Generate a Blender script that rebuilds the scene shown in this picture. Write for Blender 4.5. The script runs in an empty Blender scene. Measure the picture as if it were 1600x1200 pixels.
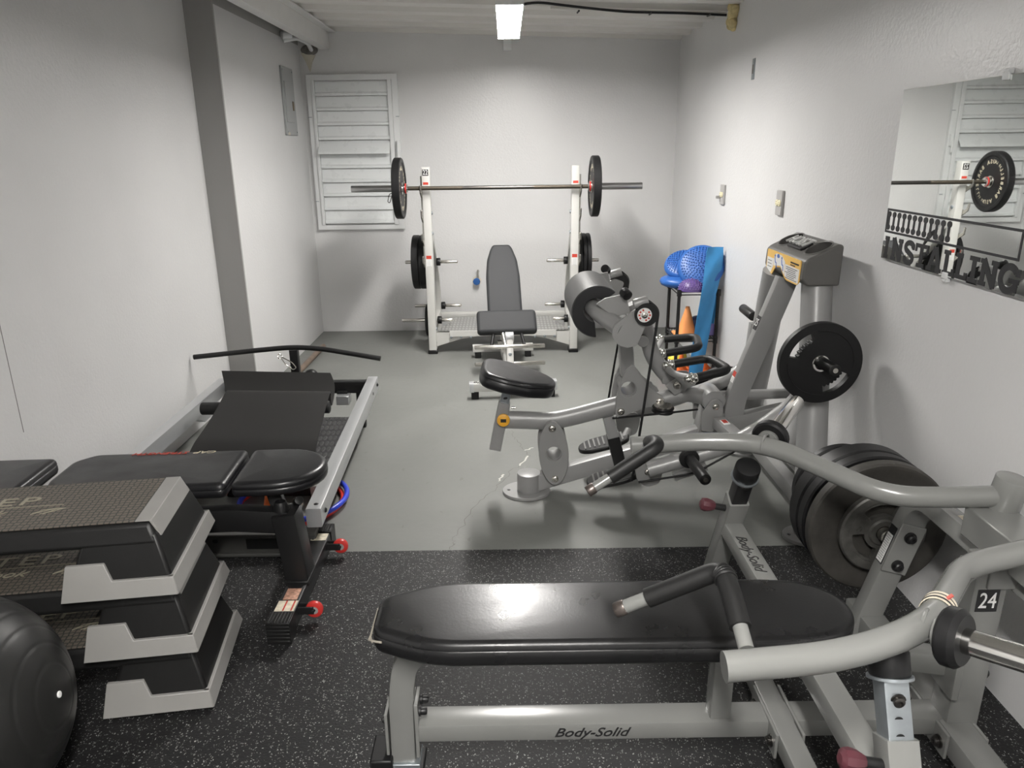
import bpy, bmesh, math, random
from mathutils import Vector, Matrix, Quaternion
random.seed(7)
R = math.radians
V = Vector
SC = bpy.context.scene
COL = SC.collection
# ------------------------------------------------------------------ camera
F_PX = 1165.0
PITCH, YAW, ROLL = R(17.6), R(0.28), R(0.65)
CAM_H = 1.6
cp, sp_ = math.cos(PITCH), math.sin(PITCH)
fwd = V((math.sin(YAW)*cp, math.cos(YAW)*cp, -sp_))
right0 = V((math.cos(YAW), -math.sin(YAW), 0))
down0 = fwd.cross(right0)
right = math.cos(ROLL)*right0 + math.sin(ROLL)*down0
down = -math.sin(ROLL)*right0 + math.cos(ROLL)*down0
cam_data = bpy.data.cameras.new('camera')
cam = bpy.data.objects.new('camera', cam_data)
COL.objects.link(cam)
cam_data.sensor_fit = 'HORIZONTAL'
cam_data.sensor_width = 36.0
cam_data.lens = F_PX*36.0/1600.0
cam_data.clip_start = 0.05
m3 = Matrix((right, -down, -fwd)).transposed()
cam.matrix_world = Matrix.Translation((0, 0, CAM_H)) @ m3.to_4x4()
SC.camera = cam
# ------------------------------------------------------------------ world, exposure
w = bpy.data.worlds.new('world')
SC.world = w
w.use_nodes = True
w.node_tree.nodes['Background'].inputs[0].default_value = (0.9, 0.95, 1.0, 1)
w.node_tree.nodes['Background'].inputs[1].default_value = 0.05
SC.view_settings.view_transform = 'Standard'
SC.view_settings.look = 'None'
SC.view_settings.gamma = 1.0
SC.view_settings.use_curve_mapping = False
SC.view_settings.exposure = 0.42
LAMP_POWER = 142.0       # radiance of the tube lamp's diffuser
FILL_POWER = 190.0      # radiance of the added fill lamp, unseen behind the camera

def at(px, py, x=None, y=None, z=None):
    """turn a measured point of the photograph into a point of the room, at a known depth or height"""
    d = right*((px-800)/F_PX) + down*((py-600)/F_PX) + fwd
    if x is not None: t = x/d.x
    elif y is not None: t = y/d.y
    else: t = (z-CAM_H)/d.z
    return V((d.x*t, d.y*t, CAM_H+d.z*t))

# ------------------------------------------------------------------ materials
MATS = {}
def mat(name, col, rough=0.5, metal=0.0, spec=0.5, bump=0.0, bscale=80.0, var=0.0, vscale=6.0, coat=0.0, emit=0.0, aniso=None, rvar=0.0):
    if name in MATS: return MATS[name]
    m = bpy.data.materials.new(name); m.use_nodes = True
    nt = m.node_tree; b = nt.nodes['Principled BSDF']
    b.inputs['Base Color'].default_value = (*col, 1)
    b.inputs['Roughness'].default_value = rough
    b.inputs['Metallic'].default_value = metal
    b.inputs['Specular IOR Level'].default_value = spec
    if coat: b.inputs['Coat Weight'].default_value = coat; b.inputs['Coat Roughness'].default_value = 0.15
    if emit:
        b.inputs['Emission Color'].default_value = (*col, 1); b.inputs['Emission Strength'].default_value = emit
    tc = nt.nodes.new('ShaderNodeTexCoord')
    if var or rvar:
        n = nt.nodes.new('ShaderNodeTexNoise'); n.inputs['Scale'].default_value = vscale; n.inputs['Detail'].default_value = 5
        nt.links.new(tc.outputs['Object'], n.inputs['Vector'])
        if var:
            r = nt.nodes.new('ShaderNodeValToRGB')
            r.color_ramp.elements[0].position = 0.3; r.color_ramp.elements[1].position = 0.7
            r.color_ramp.elements[0].color = (*[c*(1-var) for c in col], 1)
            r.color_ramp.elements[1].color = (*[min(1, c*(1+var)) for c in col], 1)
            nt.links.new(n.outputs['Fac'], r.inputs['Fac']); nt.links.new(r.outputs['Color'], b.inputs['Base Color'])
        if rvar:
            q = nt.nodes.new('ShaderNodeMapRange'); q.inputs[1].default_value = .3; q.inputs[2].default_value = .7
            q.inputs[3].default_value = max(0.02, rough-rvar); q.inputs[4].default_value = min(1, rough+rvar)
            nt.links.new(n.outputs['Fac'], q.inputs[0]); nt.links.new(q.outputs[0], b.inputs['Roughness'])
    if bump:
        n2 = nt.nodes.new('ShaderNodeTexNoise'); n2.inputs['Scale'].default_value = bscale; n2.inputs['Detail'].default_value = 3
        bp = nt.nodes.new('ShaderNodeBump'); bp.inputs['Strength'].default_value = bump; bp.inputs['Distance'].default_value = 0.004
        if aniso:
            mp = nt.nodes.new('ShaderNodeMapping'); mp.inputs['Scale'].default_value = aniso
            nt.links.new(tc.outputs['Object'], mp.inputs['Vector']); nt.links.new(mp.outputs['Vector'], n2.inputs['Vector'])
        else:
            nt.links.new(tc.outputs['Object'], n2.inputs['Vector'])
        nt.links.new(n2.outputs['Fac'], bp.inputs['Height']); nt.links.new(bp.outputs['Normal'], b.inputs['Normal'])
    MATS[name] = m
    return m

WALL = mat('wall_paint', (0.66, 0.658, 0.656), 0.34, bump=0.40, bscale=75, var=0.02, vscale=2.5)
GREYWALL = mat('grey_wall_paint', (0.33, 0.325, 0.315), 0.5, bump=0.15, bscale=60)
CEIL = mat('ceiling_metal_paint', (0.66, 0.645, 0.61), 0.45, var=0.04, vscale=3)
BEAMP = mat('beam_paint', (0.66, 0.655, 0.64), 0.4, var=0.03, vscale=8)
WHITE = mat('white_paint', (0.74, 0.75, 0.75), 0.35)
LOUVRE = mat('louvre_enamel', (0.76, 0.78, 0.78), 0.3, rvar=0.06, vscale=12)
LIGHTGREY = mat('light_grey_gloss_paint', (0.190, 0.193, 0.184), 0.26, spec=0.5, coat=0.25, var=0.03, vscale=5)
SILVER = mat('silver_grey_paint', (0.300, 0.300, 0.296), 0.36, metal=0.12, var=0.03, vscale=8)
SILVERDK = mat('silver_grey_plate_paint', (0.275, 0.275, 0.27), 0.38, metal=0.10)
RACKP = mat('rack_silver_white_paint', (0.60, 0.595, 0.57), 0.33, metal=0.15)
ALU = mat('brushed_aluminium', (0.62, 0.63, 0.64), 0.34, metal=0.75, bump=0.05, bscale=40, aniso=(40, 1, 40))
CHROME = mat('chrome', (0.80, 0.79, 0.76), 0.12, metal=1.0)
STEEL = mat('worn_steel', (0.60, 0.58, 0.54), 0.24, metal=1.0, var=0.05, vscale=20, rvar=0.03)
DARKSTEEL = mat('dark_steel', (0.085, 0.080, 0.075), 0.3, metal=0.9, var=0.1, vscale=20)
BARSTEEL = mat('bar_sleeve_steel', (0.42, 0.42, 0.42), 0.3, metal=1.0, bump=0.04, bscale=30, aniso=(1, 60, 60))
GALV = mat('galvanised_steel', (0.34, 0.37, 0.39), 0.38, metal=0.8, var=0.15, vscale=15)
VINYL = mat('black_vinyl', (0.010, 0.010, 0.0115), 0.34, bump=0.04, bscale=140, rvar=0.06, vscale=10)
VINYL2 = mat('worn_black_leather', (0.009, 0.009, 0.0095), 0.31, spec=0.45, bump=0.05, bscale=130, rvar=0.07, vscale=6)
VINYLGREY = mat('charcoal_vinyl', (0.030, 0.031, 0.033), 0.62, spec=0.25, bump=0.06, bscale=160)
ROLLERV = mat('brushed_charcoal_pad', (0.075, 0.075, 0.075), 0.36, metal=0.3, bump=0.12, bscale=30, aniso=(30, 1, 30))
FOAM = mat('black_foam_rubber', (0.011, 0.011, 0.011), 0.5, spec=0.35, bump=0.05, bscale=90)
RUBBER = mat('black_rubber', (0.008, 0.008, 0.0085), 0.45, spec=0.35, bump=0.03, bscale=60)
RUBBERGREY = mat('grey_black_rubber_sheet', (0.017, 0.0165, 0.016), 0.52, spec=0.35, bump=0.04, bscale=120)
BLACKP = mat('black_powder_coat', (0.012, 0.012, 0.0125), 0.38, spec=0.4, bump=0.02, bscale=200)
BLACKPL = mat('black_plastic', (0.010, 0.010, 0.010), 0.42, spec=0.35, bump=0.04, bscale=220, var=0.15, vscale=6)
GREYPL = mat('grey_plastic', (0.29, 0.285, 0.272), 0.45, var=0.05, vscale=7)
HEADPL = mat('dark_grey_plastic', (0.105, 0.102, 0.096), 0.42, bump=0.04, bscale=150)
IRON = mat('old_cast_iron', (0.050, 0.047, 0.042), 0.55, metal=0.3, bump=0.25, bscale=45, var=0.3, vscale=12)
IRON2 = mat('grey_cast_iron', (0.080, 0.078, 0.072), 0.5, metal=0.4, bump=0.3, bscale=60, var=0.3, vscale=25)
RED = mat('red_urethane', (0.55, 0.035, 0.03), 0.3)
REDL = mat('red_label_ink', (0.50, 0.05, 0.03), 0.5)
MAROON = mat('maroon_plastic', (0.085, 0.024, 0.032), 0.4)
YELLOW = mat('yellow_plastic', (0.80, 0.40, 0.03), 0.4)
LBLYEL = mat('placard_yellow', (0.80, 0.50, 0.12), 0.4)
LBLWHITE = mat('label_white', (0.75, 0.75, 0.74), 0.45)
LBLCREAM = mat('label_cream', (0.66, 0.60, 0.48), 0.5, var=0.2, vscale=60)
INKBLUE = mat('ink_blue', (0.05, 0.13, 0.45), 0.5)
INKBLACK = mat('ink_black', (0.015, 0.015, 0.016), 0.5)
INKCREAM = mat('cream_lettering', (0.62, 0.56, 0.42), 0.5)
INKSTEP = mat('step_print', (0.30, 0.28, 0.21), 0.5)
LETGREY = mat('pale_grey_lettering', (0.55, 0.55, 0.54), 0.4)
INKGREY = mat('grey_lettering', (0.40, 0.40, 0.39), 0.4)
ORANGE = mat('orange_cone_plastic', (0.85, 0.17, 0.03), 0.45, var=0.08, vscale=10)
ORANGE2 = mat('faded_orange_cone_plastic', (0.85, 0.32, 0.10), 0.45, var=0.06, vscale=10)
HOOPBLUE = mat('blue_hoop_plastic', (0.03, 0.06, 0.60), 0.3)
HOOPRED = mat('red_hoop_plastic', (0.75, 0.06, 0.05), 0.3)
DISCBLUE = mat('blue_disc_vinyl', (0.020, 0.105, 0.37), 0.42)
DISCPURPLE = mat('purple_dome_vinyl', (0.09, 0.05, 0.20), 0.4)
LILAC = mat('lilac_foam', (0.19, 0.15, 0.36), 0.6)
BANDBLUE = mat('blue_latex_band', (0.03, 0.21, 0.46), 0.5, var=0.08, vscale=14)
PINK = mat('pink_ball_rubber', (0.75, 0.06, 0.28), 0.5, bump=0.4, bscale=120)
BALLYEL = mat('yellow_ball_rubber', (0.80, 0.66, 0.04), 0.45)
LIME = mat('lime_cone_plastic', (0.55, 0.55, 0.08), 0.5)
WOOD = mat('worn_wood', (0.17, 0.125, 0.095), 0.5, var=0.2, vscale=14)
FOAMSEAL = mat('yellow_expanding_foam', (0.60, 0.50, 0.26), 0.8, bump=0.8, bscale=60, var=0.25, vscale=30)
PLASTER = mat('torn_plaster', (0.60, 0.56, 0.47), 0.8, bump=0.6, bscale=60)
CEMENT = mat('bare_cement', (0.20, 0.19, 0.175), 0.9, bump=0.8, bscale=60, var=0.3, vscale=30)
PANELGREY = mat('panel_grey_enamel', (0.36, 0.37, 0.37), 0.35)
PLATEGREY = mat('outlet_cover_grey', (0.40, 0.39, 0.38), 0.4)
IVORY = mat('ivory_plastic', (0.80, 0.74, 0.50), 0.4)
VALVEBLUE = mat('valve_blue', (0.02, 0.10, 0.32), 0.4)
BALLV = mat('charcoal_ball_vinyl', (0.015, 0.015, 0.0145), 0.38, spec=0.35, bump=0.05, bscale=60, rvar=0.05, vscale=5)
CRACKM = mat('floor_crack_dark', (0.13, 0.125, 0.115), 0.8)
SEAMM = mat('wall_joint_grey', (0.22, 0.215, 0.21), 0.8)
SCUFF = mat('floor_scuff_pale', (0.52, 0.51, 0.47), 0.6)
EDGE = mat('frayed_edge', (0.26, 0.24, 0.20), 0.8)
MIRROR = mat('mirror_silver', (0.88, 0.90, 0.885), 0.012, metal=1.0)
GLASSEDGE = mat('glass_edge', (0.55, 0.60, 0.57), 0.2)
CLEARPL = mat('clear_clip_plastic', (0.72, 0.73, 0.73), 0.15)
DECAL = mat('black_decal', (0.014, 0.014, 0.016), 0.55)
LAMPW = mat('lamp_diffuser', (1.0, 0.972, 0.935), 0.5, emit=LAMP_POWER)
FILLW = mat('added_fill_diffuser', (1.0, 0.972, 0.935), 0.5, emit=FILL_POWER)

def floor_material():
    m = bpy.data.materials.new('painted_concrete'); m.use_nodes = True; nt = m.node_tree; L = nt.links
    b = nt.nodes['Principled BSDF']
    tc = nt.nodes.new('ShaderNodeTexCoord')
    n = nt.nodes.new('ShaderNodeTexNoise'); n.inputs['Scale'].default_value = 2.2; n.inputs['Detail'].default_value = 6
    L.new(tc.outputs['Object'], n.inputs['Vector'])
    r = nt.nodes.new('ShaderNodeValToRGB')
    r.color_ramp.elements[0].position = .3; r.color_ramp.elements[0].color = (.160, .164, .154, 1)
    r.color_ramp.elements[1].position = .72; r.color_ramp.elements[1].color = (.193, .197, .186, 1)
    L.new(n.outputs['Fac'], r.inputs['Fac'])
    # small stains and chips
    v = nt.nodes.new('ShaderNodeTexNoise'); v.inputs['Scale'].default_value = 26; v.inputs['Detail'].default_value = 4
    mp = nt.nodes.new('ShaderNodeMapping'); mp.inputs['Scale'].default_value = (1, .55, 1); mp.inputs['Rotation'].default_value = (0, 0, .6)
    L.new(tc.outputs['Object'], mp.inputs['Vector']); L.new(mp.outputs['Vector'], v.inputs['Vector'])
    s = nt.nodes.new('ShaderNodeValToRGB')
    s.color_ramp.elements[0].position = .70; s.color_ramp.elements[0].color = (0, 0, 0, 1)
    s.color_ramp.elements[1].position = .76; s.color_ramp.elements[1].color = (.55, .55, .55, 1)
    L.new(v.outputs['Fac'], s.inputs['Fac'])
    mx = nt.nodes.new('ShaderNodeMix'); mx.data_type = 'RGBA'
    L.new(s.outputs['Color'], mx.inputs['Factor']); L.new(r.outputs['Color'], mx.inputs['A']); mx.inputs['B'].default_value = (.13, .127, .115, 1)
    L.new(mx.outputs['Result'], b.inputs['Base Color'])
    q = nt.nodes.new('ShaderNodeMapRange'); q.inputs[1].default_value = .3; q.inputs[2].default_value = .7; q.inputs[3].default_value = .44; q.inputs[4].default_value = .58
    L.new(n.outputs['Fac'], q.inputs[0]); L.new(q.outputs[0], b.inputs['Roughness'])
    n2 = nt.nodes.new('ShaderNodeTexNoise'); n2.inputs['Scale'].default_value = 14; n2.inputs['Detail'].default_value = 6
    L.new(tc.outputs['Object'], n2.inputs['Vector'])
    bp = nt.nodes.new('ShaderNodeBump'); bp.inputs['Strength'].default_value = .12; bp.inputs['Distance'].default_value = .02
    L.new(n2.outputs['Fac'], bp.inputs['Height']); L.new(bp.outputs['Normal'], b.inputs['Normal'])
    return m

def mat_material():
    m = bpy.data.materials.new('flecked_rubber'); m.use_nodes = True; nt = m.node_tree; L = nt.links
    b = nt.nodes['Principled BSDF']; b.inputs['Roughness'].default_value = .58
    b.inputs['Specular IOR Level'].default_value = .4
    tc = nt.nodes.new('ShaderNodeTexCoord')
    def flecks(scale, thr, rnd):
        v = nt.nodes.new('ShaderNodeTexVoronoi'); v.inputs['Scale'].default_value = scale
        d = nt.nodes.new('ShaderNodeTexNoise'); d.inputs['Scale'].default_value = scale*2.2
        ad = nt.nodes.new('ShaderNodeMix'); ad.data_type = 'RGBA'; ad.inputs['Factor'].default_value = .012
        L.new(tc.outputs['Object'], d.inputs['Vector'])
        L.new(tc.outputs['Object'], ad.inputs['A']); L.new(d.outputs['Color'], ad.inputs['B'])
        L.new(ad.outputs['Result'], v.inputs['Vector'])
        lt = nt.nodes.new('ShaderNodeMath'); lt.operation = 'LESS_THAN'; lt.inputs[1].default_value = thr
        L.new(v.outputs['Distance'], lt.inputs[0])
        sx = nt.nodes.new('ShaderNodeSeparateColor'); L.new(v.outputs['Color'], sx.inputs['Color'])
        gt = nt.nodes.new('ShaderNodeMath'); gt.operation = 'GREATER_THAN'; gt.inputs[1].default_value = rnd
        L.new(sx.outputs[0], gt.inputs[0])
        mu = nt.nodes.new('ShaderNodeMath'); mu.operation = 'MULTIPLY'
        L.new(lt.outputs[0], mu.inputs[0]); L.new(gt.outputs[0], mu.inputs[1])
        return mu
    a = flecks(165, .27, .66); c = flecks(95, .20, .80)
    mx = nt.nodes.new('ShaderNodeMath'); mx.operation = 'MAXIMUM'
    L.new(a.outputs[0], mx.inputs[0]); L.new(c.outputs[0], mx.inputs[1])
    col = nt.nodes.new('ShaderNodeMix'); col.data_type = 'RGBA'
    col.inputs['A'].default_value = (.0085, .0085, .009, 1); col.inputs['B'].default_value = (.36, .36, .345, 1)
    L.new(mx.outputs[0], col.inputs['Factor']); L.new(col.outputs['Result'], b.inputs['Base Color'])
    n = nt.nodes.new('ShaderNodeTexNoise'); n.inputs['Scale'].default_value = 160; n.inputs['Detail'].default_value = 3
    L.new(tc.outputs['Object'], n.inputs['Vector'])
    bp = nt.nodes.new('ShaderNodeBump'); bp.inputs['Strength'].default_value = .35; bp.inputs['Distance'].default_value = .004
    L.new(n.outputs['Fac'], bp.inputs['Height']); L.new(bp.outputs['Normal'], b.inputs['Normal'])
    return m

def hex_material():
    m = bpy.data.materials.new('hexagon_tread_rubber'); m.use_nodes = True; nt = m.node_tree; L = nt.links
    b = nt.nodes['Principled BSDF']; b.inputs['Roughness'].default_value = .55
    tc = nt.nodes.new('ShaderNodeTexCoord')
    v = nt.nodes.new('ShaderNodeTexVoronoi'); v.feature = 'DISTANCE_TO_EDGE'; v.inputs['Scale'].default_value = 60; v.inputs['Randomness'].default_value = .3; v.voronoi_dimensions = '2D'
    L.new(tc.outputs['Object'], v.inputs['Vector'])
    r = nt.nodes.new('ShaderNodeValToRGB')
    r.color_ramp.elements[0].position = .06; r.color_ramp.elements[0].color = (.030, .036, .030, 1)
    r.color_ramp.elements[1].position = .16; r.color_ramp.elements[1].color = (.135, .114, .095, 1)
    L.new(v.outputs['Distance'], r.inputs['Fac']); L.new(r.outputs['Color'], b.inputs['Base Color'])
    bp = nt.nodes.new('ShaderNodeBump'); bp.inputs['Strength'].default_value = .5; bp.inputs['Distance'].default_value = .003
    L.new(r.outputs['Color'], bp.inputs['Height']); L.new(bp.outputs['Normal'], b.inputs['Normal'])
    return m

def tread_material(name, base, hi, rough, metal):
    """diamond tread plate: rows of short raised bars, alternating direction"""
    m = bpy.data.materials.new(name); m.use_nodes = True; nt = m.node_tree; L = nt.links
    b = nt.nodes['Principled BSDF']; b.inputs['Roughness'].default_value = rough; b.inputs['Metallic'].default_value = metal
    tc = nt.nodes.new('ShaderNodeTexCoord')
    outs = []
    for ang, sh in ((.785, 0), (-.785, .5)):
        mp = nt.nodes.new('ShaderNodeMapping'); mp.inputs['Rotation'].default_value = (0, 0, ang); mp.inputs['Scale'].default_value = (26, 9, 1); mp.inputs['Location'].default_value = (sh, sh, 0)
        L.new(tc.outputs['Object'], mp.inputs['Vector'])
        v = nt.nodes.new('ShaderNodeTexVoronoi'); v.inputs['Scale'].default_value = 1; v.inputs['Randomness'].default_value = 0; v.voronoi_dimensions = '2D'
        L.new(mp.outputs['Vector'], v.inputs['Vector'])
        lt = nt.nodes.new('ShaderNodeMapRange'); lt.inputs[1].default_value = .30; lt.inputs[2].default_value = .20; lt.inputs[3].default_value = 0; lt.inputs[4].default_value = 1
        L.new(v.outputs['Distance'], lt.inputs[0]); outs.append(lt)
    mx = nt.nodes.new('ShaderNodeMath'); mx.operation = 'MAXIMUM'; L.new(outs[0].outputs[0], mx.inputs[0]); L.new(outs[1].outputs[0], mx.inputs[1])
    col = nt.nodes.new('ShaderNodeMix'); col.data_type = 'RGBA'; col.inputs['A'].default_value = (*base, 1); col.inputs['B'].default_value = (*hi, 1)
    L.new(mx.outputs[0], col.inputs['Factor']); L.new(col.outputs['Result'], b.inputs['Base Color'])
    bp = nt.nodes.new('ShaderNodeBump'); bp.inputs['Strength'].default_value = .7; bp.inputs['Distance'].default_value = .004
    L.new(mx.outputs[0], bp.inputs['Height']); L.new(bp.outputs['Normal'], b.inputs['Normal'])
    return m
FLOORM, MATM, HEXM = floor_material(), mat_material(), hex_material()
TREADDK = tread_material('dark_tread_plate', (.035, .035, .036), (.06, .06, .06), .4, .2)
TREADSIL = tread_material('silver_tread_plate', (.30, .30, .29), (.46, .46, .45), .4, .5)

# ------------------------------------------------------------------ mesh helpers
def frame_from(axis, up=None):
    a = V(axis).normalized()
    u = V(up) if up is not None else (V((0, 0, 1)) if abs(a.z) < .95 else V((0, 1, 0)))
    u = (u - a*u.dot(a)).normalized()
    v = a.cross(u)
    return a, u, v

def fillet(pts, rad, n=7):
    pts = [V(p) for p in pts]
    if len(pts) < 3 or (not isinstance(rad, (list, tuple)) and rad <= 0): return pts
    out = [pts[0]]
    for i in range(1, len(pts)-1):
        p, a, b = pts[i], pts[i-1], pts[i+1]
        d1, d2 = (a-p), (b-p)
        l = min(rad if not isinstance(rad, (list, tuple)) else rad[i-1], d1.length*.49, d2.length*.49)
        s, e = p+d1.normalized()*l, p+d2.normalized()*l
        for k in range(n+1):
            t = k/n
            out.append(s*(1-t)**2 + p*2*t*(1-t) + e*t*t)
    out.append(pts[-1])
    return out

def roundpoly(pts, rad, n=5):
    """2D outline with rounded corners"""
    out = []
    N = len(pts)
    for i in range(N):
        p, a, b = V(pts[i]), V(pts[i-1]), V(pts[(i+1) % N])
        r = rad[i] if isinstance(rad, (list, tuple)) else rad
        d1, d2 = a-p, b-p
        l = min(r, d1.length*.48, d2.length*.48)
        if l < 1e-5: out.append(p); continue
        s, e = p+d1.normalized()*l, p+d2.normalized()*l
        for k in range(n+1):
            t = k/n
            out.append(s*(1-t)**2+p*2*t*(1-t)+e*t*t)
    return out

def ellipse(rx, ry, n=32, c=(0, 0), a0=0, a1=2*math.pi):
    full = abs(a1-a0-2*math.pi) < 1e-6
    k = n if full else n-1
    return [V((c[0]+rx*math.cos(a0+(a1-a0)*i/k), c[1]+ry*math.sin(a0+(a1-a0)*i/k))) for i in range(n)]

class MB:
    def __init__(s): s.bm = bmesh.new()
    def box(s, c, size, rot=None):
        c = V(c); vs = []
        for dx in (-.5, .5):
            for dy in (-.5, .5):
                for dz in (-.5, .5):
                    o = V((dx*size[0], dy*size[1], dz*size[2]))
                    if rot is not None: o = rot @ o
                    vs.append(s.bm.verts.new(c+o))
        for f in ((0, 1, 3, 2), (4, 6, 7, 5), (0, 4, 5, 1), (2, 3, 7, 6), (0, 2, 6, 4), (1, 5, 7, 3)):
            s.bm.faces.new([vs[i] for i in f])
        return s
    def hull8(s, bottom, top):
        b = [s.bm.verts.new(V(p)) for p in bottom]; t = [s.bm.verts.new(V(p)) for p in top]
        n = len(b)
        s.bm.faces.new(list(reversed(b))); s.bm.faces.new(t)
        for i in range(n): s.bm.faces.new([b[i], b[(i+1) % n], t[(i+1) % n], t[i]])
        return s
    def sweep(s, prof, pts, up=None, caps=True, scales=None):
        """sweep a closed 2D outline along a path with parallel transport"""
        pts = [V(p) for p in pts]
        N = len(pts)
        tans = []
        for i in range(N):
            a = pts[max(i-1, 0)]; b = pts[min(i+1, N-1)]
            t = (b-a)
            tans.append(t.normalized())
        _, u, v = frame_from(tans[0], up)
        rings = []
        for i in range(N):
            if i:
                q = tans[i-1].rotation_difference(tans[i])
                u = q @ u; u = (u-tans[i]*u.dot(tans[i])).normalized()
            v = tans[i].cross(u)
            k = scales[i] if scales else 1
            rings.append([s.bm.verts.new(pts[i]+u*p[0]*k+v*p[1]*k) for p in prof])
        M = len(prof)
        for i in range(N-1):
            for j in range(M):
                s.bm.faces.new([rings[i][j], rings[i][(j+1) % M], rings[i+1][(j+1) % M], rings[i+1][j]])
        if caps:
            s.bm.faces.new(list(reversed(rings[0]))); s.bm.faces.new(rings[-1])
        return s
    def tube(s, pts, r, n=18, fil=0, r2=None, up=None, caps=True, fn=7):
        return s.sweep([(r*math.cos(2*math.pi*i/n), (r2 or r)*math.sin(2*math.pi*i/n)) for i in range(n)], fillet(pts, fil, fn), up, caps)
    def rtube(s, pts, a, b, up=None, rad=.006, fil=0, caps=True, fn=7):
        """rectangular tube: a along 'up', b across"""
        o = roundpoly([(a/2, b/2), (-a/2, b/2), (-a/2, -b/2), (a/2, -b/2)], rad, 2)
        return s.sweep(o, fillet(pts, fil, fn), up, caps)
    def cyl(s, p0, p1, r, n=24, bev=0):
        p0, p1 = V(p0), V(p1)
        if bev:
            d = (p1-p0).normalized()
            return s.lathe([(0, 0), (r-bev, 0), (r-.3*bev, .3*bev), (r, bev), (r, (p1-p0).length-bev), (r-.3*bev, (p1-p0).length-.3*bev), (r-bev, (p1-p0).length), (0, (p1-p0).length)], p0, d, n)
        return s.sweep([(r*math.cos(2*math.pi*i/n), r*math.sin(2*math.pi*i/n)) for i in range(n)], [p0, p1])
    def lathe(s, prof, o, axis=(0, 0, 1), n=32, a0=0, a1=2*math.pi):
        o = V(o); a, u, v = frame_from(axis)
        full = abs(a1-a0-2*math.pi) < 1e-6
        rings = []
        for (r, h) in prof:
            if abs(r) < 1e-7: rings.append([s.bm.verts.new(o+a*h)])
            else: rings.append([s.bm.verts.new(o+a*h+(u*math.cos(a0+(a1-a0)*i/(n if full else n-1))+v*math.sin(a0+(a1-a0)*i/(n if full else n-1)))*r) for i in range(n)])
        for i in range(len(rings)-1):
            A, B = rings[i], rings[i+1]
            for j in range(n if full else n-1):
                k = (j+1) % n
                if len(A) == 1 and len(B) == 1: continue
                if len(A) == 1: s.bm.faces.new([A[0], B[k], B[j]])
                elif len(B) == 1: s.bm.faces.new([A[j], A[k], B[0]])
                else: s.bm.faces.new([A[j], A[k], B[k], B[j]])
        return s
    def prism(s, outline, o, u, v, th, holes=()):
        """flat plate with holes, centred on o in thickness, outline in (u, v)"""
        o, u, v = V(o), V(u).normalized(), V(v).normalized(); n = u.cross(v).normalized()
        edges = []
        for lp in [outline]+list(holes):
            vs = [s.bm.verts.new(o+u*p[0]+v*p[1]-n*th/2) for p in lp]
            for i in range(len(vs)): edges.append(s.bm.edges.new((vs[i], vs[(i+1) % len(vs)])))
        g = bmesh.ops.triangle_fill(s.bm, use_beauty=True, edges=edges)
        fs = [f for f in g['geom'] if isinstance(f, bmesh.types.BMFace)]
        bmesh.ops.dissolve_limit(s.bm, angle_limit=.01, verts=list({v_ for f in fs for v_ in f.verts}), edges=list({e for f in fs for e in f.edges})) if not holes else None
        if not holes:
            fs = list({f for e in edges if e.is_valid for f in e.link_faces})
        ex = bmesh.ops.extrude_face_region(s.bm, geom=fs)
        vv = [g_ for g_ in ex['geom'] if isinstance(g_, bmesh.types.BMVert)]
        bmesh.ops.translate(s.bm, verts=vv, vec=n*th)
        return s
    def pad(s, outline, o, u, v, th, r=.015, crown=.006, seam=True):
        """upholstered pad: outline in (u, v), thickness along u x v from o downwards, soft edges"""
        o, u, v = V(o), V(u).normalized(), V(v).normalized(); n = u.cross(v).normalized()
        N = len(outline); P = [V((p[0], p[1])) for p in outline]
        area = sum(P[i].x*P[(i+1) % N].y-P[(i+1) % N].x*P[i].y for i in range(N))
        sg = 1 if area > 0 else -1
        nor = []
        for i in range(N):
            t = (P[(i+1) % N]-P[i-1]).normalized(); nor.append(V((t.y, -t.x))*sg)
        c = sum(P, V((0, 0)))/N
        R0 = min((p-c).length for p in P)
        rings = []
        def ring(inset, h): rings.append([s.bm.verts.new(o+u*(p-q*inset).x+v*(p-q*inset).y+n*h) for p, q in zip(P, nor)])
        def sring(f, h): rings.append([s.bm.verts.new(o+u*(c+(p-q*r-c)*f).x+v*(c+(p-q*r-c)*f).y+n*h) for p, q in zip(P, nor)])
        ring(r*1.2, -th); ring(r*.25, -th+r*.4); ring(0, -th+r)
        if seam:
            ring(0, -r*1.5); ring(.003, -r*1.32); ring(0, -r*1.12)
        else: ring(0, -r)
        ring(r*.12, -r*.5); ring(r*.42, -r*.15); ring(r, crown*.25)
        for f in (.975, .9, .7, .45, .2): sring(f, crown*(1-f*f*.75))
        for i in range(len(rings)-1):
            for j in range(N):
                k = (j+1) % N
                fv = [rings[i][j], rings[i][k], rings[i+1][k], rings[i+1][j]]
                s.bm.faces.new(fv if sg > 0 else fv[::-1])
        s.bm.faces.new(rings[-1] if sg > 0 else rings[-1][::-1]); s.bm.faces.new(rings[0][::-1] if sg > 0 else rings[0])
        return s
    def sphere(s, c, r, nu=24, nv=14, sc=(1, 1, 1)):
        prof = [(r*math.sin(math.pi*i/nv), -r*math.cos(math.pi*i/nv)) for i in range(nv+1)]
        n0 = len(s.bm.verts)
        s.lathe(prof, (0, 0, 0), (0, 0, 1), nu)
        s.bm.verts.ensure_lookup_table()
        for vtx in list(s.bm.verts)[n0:]: vtx.co = V((vtx.co.x*sc[0], vtx.co.y*sc[1], vtx.co.z*sc[2]))+V(c)
        return s
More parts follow.
